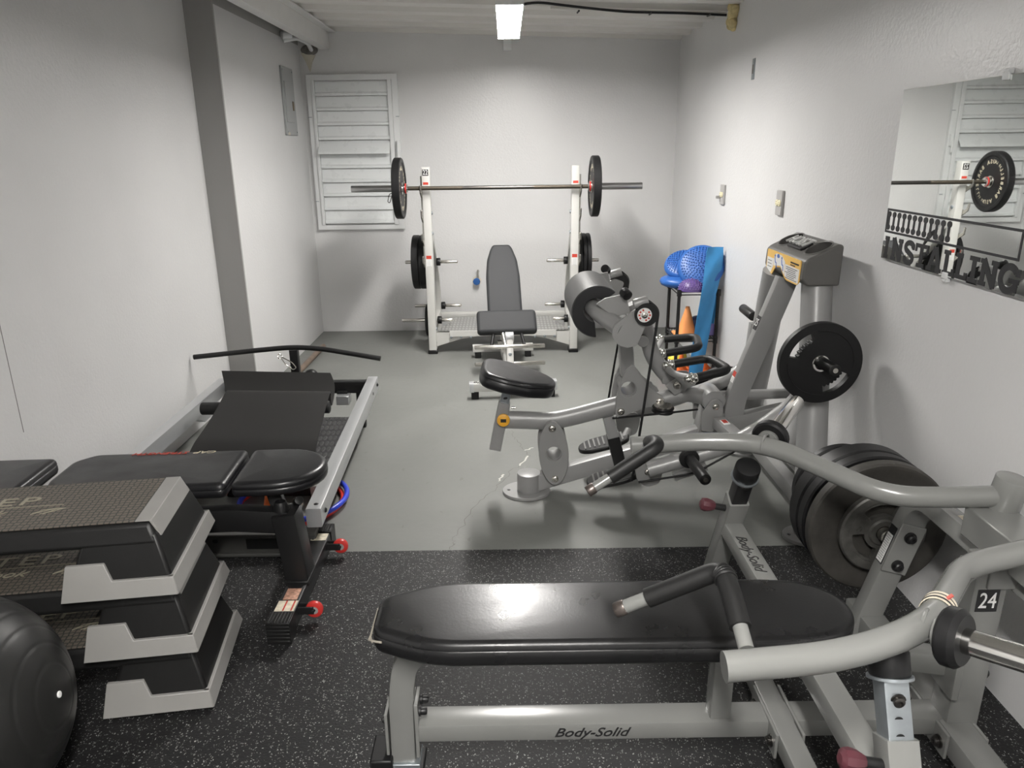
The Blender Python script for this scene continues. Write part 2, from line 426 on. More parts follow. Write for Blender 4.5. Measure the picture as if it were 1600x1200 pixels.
    def torus(s, c, axis, R_, r, n=48, m=10):
        a, u, v = frame_from(axis); c = V(c)
        ring = []
        for i in range(n):
            t = 2*math.pi*i/n; d = u*math.cos(t)+v*math.sin(t)
            ring.append([s.bm.verts.new(c+d*(R_+r*math.cos(2*math.pi*j/m))+a*r*math.sin(2*math.pi*j/m)) for j in range(m)])
        for i in range(n):
            for j in range(m):
                s.bm.faces.new([ring[i][j], ring[(i+1) % n][j], ring[(i+1) % n][(j+1) % m], ring[i][(j+1) % m]])
        return s
    def grid(s, fn, nu, nv, th=0):
        """surface fn(i/nu, j/nv) -> point; th gives it a thickness along its normal"""
        g = [[V(fn(i/nu, j/nv)) for j in range(nv+1)] for i in range(nu+1)]
        def norm(i, j):
            a = g[min(i+1, nu)][j]-g[max(i-1, 0)][j]; b = g[i][min(j+1, nv)]-g[i][max(j-1, 0)]
            return a.cross(b).normalized()
        A = [[s.bm.verts.new(g[i][j]) for j in range(nv+1)] for i in range(nu+1)]
        B = [[s.bm.verts.new(g[i][j]-norm(i, j)*th) for j in range(nv+1)] for i in range(nu+1)] if th else None
        for i in range(nu):
            for j in range(nv):
                s.bm.faces.new([A[i][j], A[i+1][j], A[i+1][j+1], A[i][j+1]])
                if th: s.bm.faces.new([B[i][j+1], B[i+1][j+1], B[i+1][j], B[i][j]])
        if th:
            for i in range(nu):
                s.bm.faces.new([A[i+1][0], A[i][0], B[i][0], B[i+1][0]]); s.bm.faces.new([A[i][nv], A[i+1][nv], B[i+1][nv], B[i][nv]])
            for j in range(nv):
                s.bm.faces.new([A[0][j], A[0][j+1], B[0][j+1], B[0][j]]); s.bm.faces.new([A[nu][j+1], A[nu][j], B[nu][j], B[nu][j+1]])
        return s
    def mesh(s, me, mtx):
        n0 = len(s.bm.verts)
        s.bm.from_mesh(me)
        s.bm.verts.ensure_lookup_table()
        for vtx in list(s.bm.verts)[n0:]: vtx.co = mtx @ vtx.co
        return s

WL = {}          # world position of each object's origin
def tag(o, label, cat, group=None, kind=None):
    o['label'] = label; o['category'] = cat
    if group: o['group'] = group
    if kind: o['kind'] = kind
    return o
def thing(name, label, cat, loc, group=None):
    o = bpy.data.objects.new(name, None); COL.objects.link(o)
    o.empty_display_size = .1; o.location = loc; WL[o] = V(loc)
    return tag(o, label, cat, group)
SPLIT = {'bolt', 'screw', 'joint_plate', 'flange_plate', 'pin_hole', 'adjust_slot', 'rubber_foot', 'plate_support', 'wheel_bracket', 'slot', 'link_bushing', 'label_stripe'}
def islands(bm):
    """separate pieces of a mesh, each as a bmesh of its own"""
    seen, out = set(), []
    bm.verts.index_update()
    for v0 in bm.verts:
        if v0.index in seen: continue
        st, comp = [v0], []
        seen.add(v0.index)
        while st:
            v = st.pop(); comp.append(v)
            for e in v.link_edges:
                o = e.other_vert(v)
                if o.index not in seen: seen.add(o.index); st.append(o)
        out.append(comp)
    res = []
    for comp in out:
        b = bmesh.new(); mp_ = {v.index: b.verts.new(v.co) for v in comp}
        fs = {f for v in comp for f in v.link_faces}
        for f in fs: b.faces.new([mp_[v.index] for v in f.verts])
        res.append(b)
    return res
def obj(name, mb, m, parent=None, bevel=0, angle=38, label=None, origin=None, segs=2):
    bm = mb.bm
    bmesh.ops.remove_doubles(bm, verts=bm.verts, dist=1e-6)
    if name in SPLIT:
        parts = islands(bm)
        if len(parts) > 1:
            bm.free(); last = None
            for b in parts:
                h = MB(); h.bm.free(); h.bm = b
                last = obj(name, h, m, parent, bevel, angle, label, origin, segs)
            return last
    bmesh.ops.recalc_face_normals(bm, faces=bm.faces)
    me = bpy.data.meshes.new(name); bm.to_mesh(me); bm.free()
    if parent is not None: o0 = WL[parent]
    elif origin is not None: o0 = V(origin)
    else:
        xs = [v.co for v in me.vertices]
        o0 = V(((min(v.x for v in xs)+max(v.x for v in xs))/2, (min(v.y for v in xs)+max(v.y for v in xs))/2, min(v.z for v in xs)))
    me.transform(Matrix.Translation(-o0))
    me.shade_smooth(); me.set_sharp_from_angle(angle=R(angle))
    me.materials.append(m)
    o = bpy.data.objects.new(name, me); COL.objects.link(o)
    WL[o] = o0
    if parent is not None: o.parent = parent
    else: o.location = o0
    if bevel:
        b = o.modifiers.new('bevel', 'BEVEL'); b.width = bevel; b.segments = segs; b.limit_method = 'ANGLE'; b.angle_limit = R(40); b.harden_normals = False
    if label: o['label'] = label
    return o
def struct(name, mb, m, parent=None, **k):
    o = obj(name, mb, m, parent, **k)
    if parent is None: o['kind'] = 'structure'
    return o
def dup(root, mtx, label, group=None):
    """a copy of a thing with its parts and their sub-parts"""
    def cp(o, p):
        c = o.copy(); COL.objects.link(c); c.parent = p; WL[c] = WL[o]
        for ch in [x for x in o.children]: cp(ch, c)
        return c
    r = root.copy(); COL.objects.link(r)
    for ch in list(root.children): cp(ch, r)
    r.matrix_world = mtx; WL[r] = mtx.to_translation()
    r['label'] = label
    if group: r['group'] = group
    return r
def axis_matrix(loc, axis, spin=0):
    """local +Z along axis"""
    a, u, v = frame_from(axis)
    m = Matrix((u, v, a)).transposed().to_4x4()
    return Matrix.Translation(V(loc)) @ m @ Matrix.Rotation(spin, 4, 'Z')

_tc = {}
def text_mesh(s, size=1.0, extrude=.02, shear=0, bold=0, align='CENTER', space=1.0):
    key = (s, size, extrude, shear, bold, align, space)
    if key in _tc: return _tc[key]
    c = bpy.data.curves.new('lettering', 'FONT'); c.body = s; c.size = size; c.extrude = extrude; c.shear = shear; c.offset = bold
    c.align_x = align; c.align_y = 'CENTER'; c.space_character = space; c.resolution_u = 3
    o = bpy.data.objects.new('lettering', c); COL.objects.link(o)
    dg = bpy.context.evaluated_depsgraph_get(); dg.update()
    me = bpy.data.meshes.new_from_object(o.evaluated_get(dg))
    bpy.data.objects.remove(o); bpy.data.curves.remove(c)
    _tc[key] = me
    return me
def fmat(o, r, u, sx=1, sy=1, sz=1):
    r = V(r).normalized(); u = V(u); u = (u-r*u.dot(r)).normalized(); n = r.cross(u)
    return Matrix.Translation(V(o)) @ Matrix((r*sx, u*sy, n*sz)).transposed().to_4x4()
def text(name, s, size, o, r, u, m, parent, wide=1.0, **k):
    k.setdefault('extrude', .0006/size if False else .0006)
    return obj(name, MB().mesh(text_mesh(s, size, **k), fmat(o, r, u, wide)), m, parent, angle=30)
def card(mb, o, r, u, wd, ht, th=.0012):
    """a thin sticker with real thickness, lying on a surface; o is its centre"""
    r = V(r).normalized(); u = V(u); u = (u-r*u.dot(r)).normalized(); n = r.cross(u)
    return mb.box(V(o)+n*th/2, (wd, ht, th), Matrix((r, u, n)).transposed())
def bolt(mb, p, axis, r=.009, h=.007):
    mb.lathe([(0, 0), (r*1.35, 0), (r*1.35, h*.25), (r, h*.3), (r, h*.8), (r*.75, h), (r*.4, h), (r*.35, h*.7), (0, h*.7)], p, axis, 14)
    return mb
X, Y, Z = V((1, 0, 0)), V((0, 1, 0)), V((0, 0, 1))

# ================================================================== THE ROOM
XL, XN, XR, YB, YF, YJ = -1.70, -1.87, 1.46, 6.72, -1.7, 4.82
def cz(x): return 2.508-.0328*x
T = .12
struct('floor', MB().box(((XN+XR)/2, (2.76+YB+T)/2, -.05), (XR-XN+2*T, YB+T-2.76, .10)), FLOORM)
fl2 = struct('floor_2', MB().box(((XN+XR)/2, (YF-T+2.76)/2, -.056), (XR-XN+2*T, 2.76-YF+T, .088)), FLOORM)
mb = MB().box(((XN+XR)/2, (YF+2.76)/2, -.006), (XR-XN, 2.76-YF, .012))
struct('floor_3', mb, MATM, label='black rubber flooring with pale flecks')
# a hairline crack and pale scuffs in the paint
def strip(pts, wd, z=.0007):
    m = MB(); P = [V((p[0], p[1], z)) for p in pts]
    L_, R_ = [], []
    for i, p in enumerate(P):
        t = (P[min(i+1, len(P)-1)]-P[max(i-1, 0)]).normalized(); n = V((-t.y, t.x, 0))*wd*(.5+.5*random.random())
        L_.append(m.bm.verts.new(p+n)); R_.append(m.bm.verts.new(p-n))
    for i in range(len(P)-1): m.bm.faces.new([L_[i], R_[i], R_[i+1], L_[i+1]])
    return m
def wig(pts, n=9, a=.012):
    out = []
    for i in range(len(pts)-1):
        for k in range(n):
            t = k/n; out.append((pts[i][0]*(1-t)+pts[i+1][0]*t+random.uniform(-a, a), pts[i][1]*(1-t)+pts[i+1][1]*t+random.uniform(-a, a)))
    return out+[pts[-1]]
floor = bpy.data.objects['floor']
g = lambda px, py: tuple(at(px, py, z=0))[:2]
obj('floor_crack', strip(wig([g(800, 672), g(808, 690), g(828, 712), g(800, 735), g(776, 762), g(735, 800), g(708, 845), g(706, 858)]), .0016), CRACKM, floor)
for a, b in (((826, 712), (812, 728)), ((786, 742), (779, 752)), ((832, 700), (820, 704))):
    obj('floor_scuff', strip(wig([g(*a), g(*b)], 6, .006), .006, .001), SCUFF, floor)
# walls
struct('wall_back', MB().box(((XN+XR)/2, YB+T/2, 1.3), (XR-XN+2*T, T, 2.8)), WALL)
struct('wall_right', MB().box((XR+T/2, (YB+YF)/2, 1.3), (T, YB-YF+2*T, 2.8)), WALL)
struct('wall_left', MB().box((XL-T/2, (YJ+.02+YB)/2, 1.21), (T, YB-YJ-.02, 2.42)), WALL)
wn = struct('wall_left_near', MB().box((XN-T/2, (YJ+YF)/2, 1.3), (T, YJ-YF+.2, 2.8)), WALL)
struct('wall_front', MB().box(((XN+XR)/2, YF-T/2, 1.3), (XR-XN+2*T, T, 2.8)), WALL)
mb = MB().box(((XL+XN)/2-.06, YJ+.01, 1.3), (XL-XN+.12, .02, 2.8))        # grey return of the pier, facing the room's near end
mb.box((XL-T/2-.001, (YJ+YB)/2, 2.60), (T, YB-YJ, .36))
struct('trim_1', mb, GREYWALL, label='grey painted pier and band around the white wall panel')
struct('wall_seam', strip([(XN, 0)], .001) if False else MB().box((XN+.0006, at(20, 600, x=XN).y, .95), (.001, .003, .75)), SEAMM, wn)
# ceiling: ribbed metal roofing sheet, ribs running across the room
prof = []
y = YF-.2
P_ = .335
while y < YB+.3:
    prof += [(y, 0), (y+.19, 0), (y+.215, -.028), (y+.31, -.028)]; y += P_
mb = MB()
for i in range(len(prof)-1):
    (y0, h0), (y1, h1) = prof[i], prof[i+1]
    a = [V((x, yy, cz(x)+h)) for x, yy, h in ((XN-T, y0, h0), (XR+T, y0, h0), (XR+T, y1, h1), (XN-T, y1, h1))]
    vs = [mb.bm.verts.new(p) for p in a]; mb.bm.faces.new(vs)
g0 = bmesh.ops.remove_doubles(mb.bm, verts=mb.bm.verts, dist=1e-5)
ex = bmesh.ops.extrude_face_region(mb.bm, geom=list(mb.bm.faces))
bmesh.ops.translate(mb.bm, verts=[q for q in ex['geom'] if isinstance(q, bmesh.types.BMVert)], vec=(0, 0, .06))
struct('ceiling', mb, CEIL, angle=20)
# steel purlin along the left wall
xb = -1.44
mb = MB()
yb0, yb1 = YF, YB-.015
for (x0, x1, z0, z1) in ((xb-.006, xb, 2.395, cz(xb)-.03), (xb-.075, xb, 2.385, 2.397), (xb-.075, xb-.069, 2.385, 2.412), (xb, xb+.06, cz(xb)-.042, cz(xb)-.03)):
    mb.box(((x0+x1)/2, (yb0+yb1)/2, (z0+z1)/2), (x1-x0, yb1-yb0, z1-z0))
struct('trim_2', mb, BEAMP, bevel=.002, label='white steel purlin under the ceiling along the left wall')
# corner damage: hole, torn plaster and short pipes under the purlin
rootc = struct('trim_3', MB().sphere((-1.61, YB-.004, 2.385), .060, 16, 10, (1.2, .35, .7)), CEMENT, label='bare cement patch in the top left corner')
obj('torn_plaster', MB().prism([(-.07, .05), (.05, .03), (.02, -.02), (-.005, -.10), (-.03, -.03)], (-1.612, YB-.008, 2.315), X, Z, .012), PLASTER, rootc)
obj('pipe', MB().tube([(-1.69, 6.25, 2.40), (-1.60, 6.30, 2.425), (-1.57, 6.52, 2.415), (-1.59, 6.70, 2.385)], .017, 12, .06), WHITE, rootc)
obj('pipe', MB().tube([(-1.68, 6.18, 2.43), (-1.62, 6.22, 2.44)], .030, 12), WHITE, rootc)

# window: aluminium louvre
wx0, wx1, wz0, wz1 = -1.655, -.895, .925, 2.195
fw, fh = wx1-wx0, wz1-wz0
mb = MB().prism([(0, 0), (fw, 0), (fw, fh), (0, fh)], (wx0, YB-.0175, wz0), X, Z, .035, [[(.040, .040), (.040, fh-.045), (fw-.050, fh-.045), (fw-.050, .040)]])
for (x0, x1, z0, z1) in ((wx0+.041, wx0+.066, wz0+.041, wz1-.046), (wx1-.086, wx1-.051, wz0+.041, wz1-.046)):
    mb.box(((x0+x1)/2, YB-.024, (z0+z1)/2), (x1-x0, .044, z1-z0))
win = struct('window_1', mb, WHITE, bevel=.003, label='white metal louvre window')
nsl = 10
z_top, z_bot = wz1-.055, wz0+.05
pz = (z_top-z_bot)/nsl
for i in range(nsl):
    zt = z_top-i*pz
    open_ = (i == 4)
    xs0, xs1 = wx0+.068, wx1-.088
    if open_:
        prof = [(YB-.008, zt), (YB-.085, zt-.085), (YB-.095, zt-.112), (YB-.082, zt-.112), (YB-.075, zt-.09), (YB-.003, zt-.01)]
    else:
        prof = [(YB-.012, zt), (YB-.022, zt-.082), (YB-.036, zt-.094), (YB-.036, zt-.112), (YB-.030, zt-.112), (YB-.020, zt-.098), (YB-.016, zt-.088), (YB-.006, zt)]
    mb = MB()
    mb.prism([(p[0], p[1]) for p in prof], ((xs0+xs1)/2, 0, 0), Y, Z, xs1-xs0)
    obj('louvre_slat', mb, LOUVRE, win, angle=25)
mb = MB().box((wx1-.02, YB-.05, 1.62), (.022, .03, .10)).tube([(wx1-.02, YB-.06, 1.66), (wx1-.018, YB-.085, 1.60), (wx1-.018, YB-.08, 1.52)], .008, 10, .02)
obj('window_crank', mb, WHITE, win, bevel=.002)
mb = MB()
for z in (1.17, 1.86):
    for x in (wx0+.012, wx1-.012): mb.box((x, YB-.037, z), (.03, .004, .006))
obj('screw', mb, GALV, win)

# ------------------------------------------------------------------ things on the walls and ceiling
# tube lamp
def lamp(name, label, x, y0, y1, z, m):
    cy = (y0+y1)/2
    t = thing(name, label, 'ceiling light', (x, cy, z))
    W = .145
    o = [(-W/2, -.030), (-W/2+.004, -.030), (-W/2+.006, -.004), (W/2-.006, -.004), (W/2-.004, -.030), (W/2, -.030), (W/2, .012), (W/2-.03, .045), (-W/2+.03, .045), (-W/2, .012)]
    obj('housing', MB().prism(o, (x, cy, z), X, Z, y1-y0), WHITE, t, angle=25)
    for yy in (y0-.004, y1+.004): obj('end_cap', MB().prism([(-W/2, -.032), (W/2, -.032), (W/2, .012), (W/2-.03, .046), (-W/2+.03, .046), (-W/2, .012)], (x, yy, z), X, Z, .010), WHITE, t)
    obj('diffuser', MB().prism(roundpoly([(-W/2+.009, -.018), (W/2-.009, -.018), (W/2-.009, -.006), (-W/2+.009, -.006)], .006, 3), (x, cy, z), X, Z, y1-y0-.01), m, t)
    for yy in (y0+.2, y1-.2): obj('hanger', MB().tube([(x, yy, z+.04), (x, yy, cz(x)-.02)], .004, 8), GALV, t)
    return t
lamp('tube_lamp', 'bright white tube lamp hanging under the ribbed ceiling', .03, 4.15, 5.37, 2.315, LAMPW)
lamp('tube_lamp', 'added fill lamp shaped like the tube lamp, unseen behind the camera', .03, -.75, .45, 2.36, FILLW)  # added only to brighten the near half of the room, no known fixture
# cable and conduit clipped along the ceiling
def cpt(px, py, dz=0):
    q = at(px, py, z=2.46); return V((q.x, q.y, cz(q.x)-.045+dz))
pts = [V((.06, 5.02, 2.42)), V((.20, 5.10, 2.455)), V((.50, 5.22, 2.44)), V((.80, 5.31, 2.425)), V((1.15, 5.33, 2.42)), V((1.44, 5.30, 2.40))]
cab = obj('ceiling_cable', MB().tube(pts, .008, 10, .12), RUBBER)
tag(cab, 'thin black cable sagging under the white conduit on the ceiling', 'cable')
con = thing('ceiling_conduit', 'white plastic conduit along a rib of the ceiling beside the black cable', 'conduit', (.9, 5.22, 2.42))
obj('pipe', MB().tube([V((.30, 5.30, cz(.30)-.045)), V((.75, 5.335, cz(.75)-.045)), V((1.45, 5.345, cz(1.45)-.045))], .011, 12), CEIL, con)
for x in (.48, .95, 1.33): obj('clip', MB().tube([(x, 5.36, cz(x)-.06), (x, 5.32, cz(x)-.062), (x, 5.25, cz(x)-.066)], .006, 8), RUBBER, con)
mb = MB()
for i in range(16):
    t_ = i/15
    mb.sphere((1.45-.012*random.random(), 5.14+.06*random.uniform(-1, 1)*(1-t_*.5)+.02, 2.47-.16*t_), .026+.018*random.random()*(1-.5*t_), 10, 7)
tag(obj('sealing_foam', mb, FOAMSEAL), 'lumpy yellow foam sealing the cable hole high on the right wall', 'foam sealant')
jb = MB().box((.025, YB-.02, 2.425), (.07, .04, .125))
tag(obj('wall_raceway', jb, WHITE, bevel=.004), 'short white raceway at the top of the back wall behind the lamp', 'raceway')
# electrical panel
ep = thing('electrical_panel', 'grey electrical panel on the left wall beside the window', 'electrical panel', (XL, 6.25, 1.71))
obj('cover', MB().box((XL+.008, 6.25, 1.96), (.016, .31, .50)), PANELGREY, ep, bevel=.004)
obj('door', MB().box((XL+.019, 6.225, 1.955), (.008, .20, .30)), PANELGREY, ep, bevel=.003)
obj('latch', MB().box((XL+.024, 6.31, 1.93), (.008, .035, .07)), mat('brown_latch', (.16, .12, .07), .5), ep, bevel=.002)
mb = MB()
for yy in (6.12, 6.38):
    for zz in (1.735, 2.185): mb.cyl((XL+.016, yy, zz), (XL+.019, yy, zz), .007, 10)
obj('screw', mb, GALV, ep)
mb = card(MB(), (XL+.0165, 6.15, 1.722), -Y, Z, .06, .02)
obj('paint_chip', mb, PLASTER, ep)
# outlets on the right wall
def outlet(label, y, z, k):
    t = thing('wall_outlet', label, 'outlet', (XR, y, z-.065))
    obj('cover_plate', MB().box((XR-.008, y, z), (.016, .085, .13)), PLATEGREY, t, bevel=.004)
    for s in (-1, 1):
        r_ = obj('receptacle', MB().lathe([(0, 0), (.0175, 0), (.0175, .004), (.015, .006), (0, .006)], (XR-.016, y+s*.018, z), -X, 20), IVORY, t)
        mb = MB()
        for q in (-1, 1): mb.box((XR-.0225, y+s*.018, z+q*.006), (.002, .006, .0025))
        obj('slot', mb, INKBLACK, r_)
    if k: obj('plug', MB().box((XR-.03, y+.028, z-.018), (.03, .02, .02)), PLATEGREY, t, bevel=.003)
outlet('grey double outlet far along the right wall, above the shelf', at(1131, 304, x=XR).y, at(1131, 304, x=XR).z, True)
outlet('grey double outlet on the right wall above the plastic console', at(1221, 317, x=XR).y, at(1221, 317, x=XR).z, False)
q = at(1178, 108, x=XR)
t = thing('switch_box', 'small open metal switch box high on the right wall', 'switch box', (XR, q.y, q.z-.055))
obj('strap', MB().box((XR-.003, q.y, q.z), (.006, .040, .115)), GALV, t, bevel=.001)
obj('recess', MB().box((XR-.0066, q.y, q.z), (.002, .026, .05)), CEMENT, t)
# water valve on the back wall
t = thing('water_valve', 'blue handled water valve low on the back wall behind the bench', 'valve', (-.27, YB-.03, .45))
obj('stub_pipe', MB().cyl((-.262, YB, .545), (-.262, YB-.05, .545), .012, 14).cyl((-.262, YB-.045, .56), (-.262, YB-.045, .49), .010, 12), CHROME, t)
obj('handle_wheel', MB().lathe([(0, 0), (.030, 0), (.034, .006), (.030, .014), (.012, .016), (0, .016)], (-.275, YB-.05, .455), -Y, 8), VALVEBLUE, t)
obj('wall_flange', MB().cyl((-.275, YB, .455), (-.275, YB-.05, .455), .012, 14).cyl((-.275, YB, .455), (-.275, YB-.004, .455), .04, 20), PLASTER, t)

# mirror
MX = XR-.014
my0, my1, mz0, mz1 = 1.42, 2.885, 1.178, 1.784
mir = thing('wall_mirror', 'frameless wall mirror on the right wall with black lettering stuck on', 'mirror', (MX, (my0+my1)/2, mz0))
obj('mirror_glass', MB().box((MX+.003, (my0+my1)/2, (mz0+mz1)/2), (.006, my1-my0, mz1-mz0)), MIRROR, mir, bevel=.001)
for (yy, zz) in ((2.30, mz1), (2.44, mz0), (1.70, mz1), (1.72, mz0)):
    s = 1 if zz > 1.5 else -1
    obj('mirror_clip', MB().box((MX-.003, yy, zz-.004*s), (.008, .03, .022)).box((MX+.004, yy, zz+.010*s), (.018, .022, .016)), CLEARPL, mir, bevel=.003)
dec = thing('mirror_decal', 'black sticker of a loading bar with dumbbells and the word installing on the mirror', 'decal', (MX-.001, 2.48, 1.18))
def flat(mb, outline, y, z, holes=(), th=.0008):
    return mb.prism(outline, (MX-.0002-th/2, y, z), -Y, Z, th, holes)
fy0, fy1, fz0, fz1 = 2.880, 2.100, 1.277, 1.366
wl = fy0-fy1
obj('bar_outline', flat(MB(), [(0, 0), (wl, 0), (wl, fz1-fz0), (0, fz1-fz0)], fy0, fz0, [[(.008, .008), (.008, fz1-fz0-.008), (wl-.008, fz1-fz0-.008), (wl-.008, .008)]]), DECAL, dec)
for i in range(12):
    yy = 2.862-i*.0362; zc = 1.3215
    h = .0235
    o = ellipse(.0135, .0110, 16, (0, h), -1.2, math.pi+1.2)+ellipse(.0135, .0110, 16, (0, -h), math.pi-1.2+.3, 2*math.pi+1.2-.3)
    o = [V((.0062, .014))] + ellipse(.0135, .0110, 18, (0, h), -1.0, math.pi+1.0) + [V((-.0062, .014)), V((-.0062, -.014))] + ellipse(.0135, .0110, 18, (0, -h), math.pi-1.0, 2*math.pi+1.0) + [V((.0062, -.014))]
    obj('dumbbell_mark', flat(MB(), o, yy, zc), DECAL, dec)
def stroke(P, t):
    P = [V(p) for p in P]; A, B = [], []
    for i, p in enumerate(P):
        d = (P[min(i+1, len(P)-1)]-P[max(i-1, 0)]).normalized(); n = V((-d.y, d.x))*t/2
        A.append(p+n); B.append(p-n)
    return A+B[::-1]
def arc(cx, cy, rx, ry, a0, a1, n=14): return [(cx+rx*math.cos(R(a0+(a1-a0)*i/n)), cy+ry*math.sin(R(a0+(a1-a0)*i/n))) for i in range(n+1)]
def bar(x0, y0, x1, y1): return [(x0, y0), (x1, y0), (x1, y1), (x0, y1)]
def slab_letter(ch, w_, h, t=.020, s=.014):
    """slab-serif capitals as a list of outlines, x from 0 to w_, y from 0 to h"""
    if ch == 'I': return [bar(w_/2-t/2, 0, w_/2+t/2, h), bar(0, 0, w_, s), bar(0, h-s, w_, h)]
    if ch == 'N': return [bar(.2*w_-t/2, 0, .2*w_+t/2, h), bar(.83*w_-t/2, 0, .83*w_+t/2, h), stroke([(.16*w_, h-.002), (.86*w_, .002)], t*1.05), bar(0, 0, .42*w_, s), bar(0, h-s, .3*w_, h), bar(.62*w_, h-s, w_, h)]
    if ch == 'T': return [bar(w_/2-t/2, 0, w_/2+t/2, h), bar(.22*w_, 0, .78*w_, s), bar(0, h-s, w_, h), bar(0, h-2*s, .13*w_, h), bar(.87*w_, h-2*s, w_, h)]
    if ch == 'A': return [stroke([(.16*w_, .002), (.48*w_, h)], t), stroke([(.84*w_, .002), (.52*w_, h)], t), bar(.25*w_, .26*h, .75*w_, .26*h+.011), bar(0, 0, .36*w_, s), bar(.64*w_, 0, w_, s), bar(.36*w_, h-s, .64*w_, h)]
    if ch == 'L': return [bar(.26*w_-t/2, 0, .26*w_+t/2, h), bar(0, 0, w_, s), bar(0, h-s, .52*w_, h), bar(w_-t*.8, 0, w_, .30*h)]
    if ch == 'S':
        c = [(.86*w_, h*.70)]+arc(.5*w_, .735*h, .40*w_, .20*h, 20, 250, 16)+arc(.5*w_, .265*h, .40*w_, .20*h, 70, -160, 16)
        return [stroke(c, t*.95), bar(.80*w_, .66*h, w_, .92*h), bar(0, .08*h, .2*w_, .34*h)]
    if ch == 'G':
        c = arc(.5*w_, .5*h, .40*w_, .43*h, 40, 340, 26)
        return [stroke(c, t*1.05), bar(.80*w_, .62*h, w_, .90*h), bar(.52*w_, .36*h, w_, .36*h+s), bar(.76*w_, .06*h, .95*w_, .42*h)]
lets = [('I', 1385, 387, .030), ('N', 1401, 391, .076), ('S', 1420, 396, .066), ('T', 1439, 401, .084), ('A', 1460, 407, .090), ('L', 1483, 411, .068), ('L', 1502.5, 416, .068), ('I', 1521, 421, .050), ('N', 1544, 427, .086), ('G', 1576, 436, .092)]
for ch, px, py, wd in lets:
    yc = at(px, py, x=MX).y
    mb = MB(); z0, h = 1.183, .081
    for k, o in enumerate(slab_letter(ch, wd, h)):
        flat(mb, o, yc+wd/2, z0, th=.0009+.00008*k)
    obj('letter_'+ch.lower(), mb, DECAL, dec)

# ================================================================== PLATES
def ring_text(s, r, size, a_mid, step, mb, z, flip=False):
    n = len(s)
    for i, ch in enumerate(s):
        if ch == ' ': continue
        a = a_mid - (i-(n-1)/2)*step*(1)
        d = V((math.cos(a), math.sin(a), 0)); tdir = V((math.sin(a), -math.cos(a), 0))
        mb.mesh(text_mesh(ch, size, extrude=.0006, bold=.0006), fmat(d*r+V((0, 0, z)), tdir, d))
    return mb
def bumper(name, r, th, label, m=RUBBER, words=False, rim=.03, group=None):
    h = th/2
    prof = [(.026, -h*.8), (.05, -h*.8), (.052, -h*.72), (r-rim-.012, -h*.72), (r-rim, -h), (r-.006, -h), (r, -h+.006), (r, h-.006), (r-.006, h), (r-rim, h), (r-rim-.012, h*.72), (.052, h*.72), (.05, h*.8), (.026, h*.8), (.026, -h*.8)]
    o = obj(name, MB().lathe(prof, (0, 0, 0), (0, 0, 1), 64), m, None, origin=(0, 0, 0), angle=30)
    tag(o, label, 'weight plate', group)
    obj('steel_hub', MB().lathe([(.0255, -h*.86), (.044, -h*.86), (.046, -h*.78), (.046, h*.78), (.044, h*.86), (.0255, h*.86), (.0255, -h*.86)], (0, 0, 0), (0, 0, 1), 32), STEEL, o, label='worn steel hub')
    if words:
        for k, (wd, am) in enumerate((('USA BARBELL', math.pi/2), ('USA BARBELL', -math.pi/2))):
            obj('lettering', ring_text(wd, r*.655, .042, am, .235, MB(), h*.72), INKCREAM, o)
        for am in (0.0, math.pi):
            obj('lettering', ring_text('35 LB', r*.66, .026, am, .125, MB(), h*.72), INKCREAM, o)
    return o
def grip_plate(name, r, th, label, m, slots, n=64):
    """plate with grip openings and a stepped rim; slots = list of 2D outlines"""
    h = th/2
    ro = ellipse(r*.80, r*.80, n); 
    mb = MB().prism(ro, (0, 0, 0), X, Y, th*.62, [ellipse(.0255, .0255, 24)]+slots)
    o = obj(name, mb, m, None, origin=(0, 0, 0), angle=30)
    tag(o, label, 'weight plate')
    obj('rim', MB().lathe([(r*.79, -h*.9), (r*.82, -h), (r-.005, -h), (r, -h+.005), (r, h-.005), (r-.005, h), (r*.82, h), (r*.79, h*.9), (r*.79, -h*.9)], (0, 0, 0), (0, 0, 1), n), m, o, angle=30)
    obj('hub', MB().lathe([(.0255, -h), (.042, -h), (.048, -h*.6), (.048, h*.6), (.042, h), (.0255, h), (.0255, -h)], (0, 0, 0), (0, 0, 1), 32), m, o)
    return o
def arcslot(r0, r1, a0, a1, n=14, scallop=0):
    out = [V((r1*math.cos(a0+(a1-a0)*i/n), r1*math.sin(a0+(a1-a0)*i/n))) for i in range(n+1)]
    k = n*3 if scallop else n
    inn = [V(((r0+scallop*abs(math.sin(math.pi*6*i/k)))*math.cos(a1-(a1-a0)*i/k), (r0+scallop*abs(math.sin(math.pi*6*i/k)))*math.sin(a1-(a1-a0)*i/k))) for i in range(k+1)]
    return roundpoly(out, 0)+roundpoly(inn, 0) if scallop else roundpoly(out+inn, .004, 2)

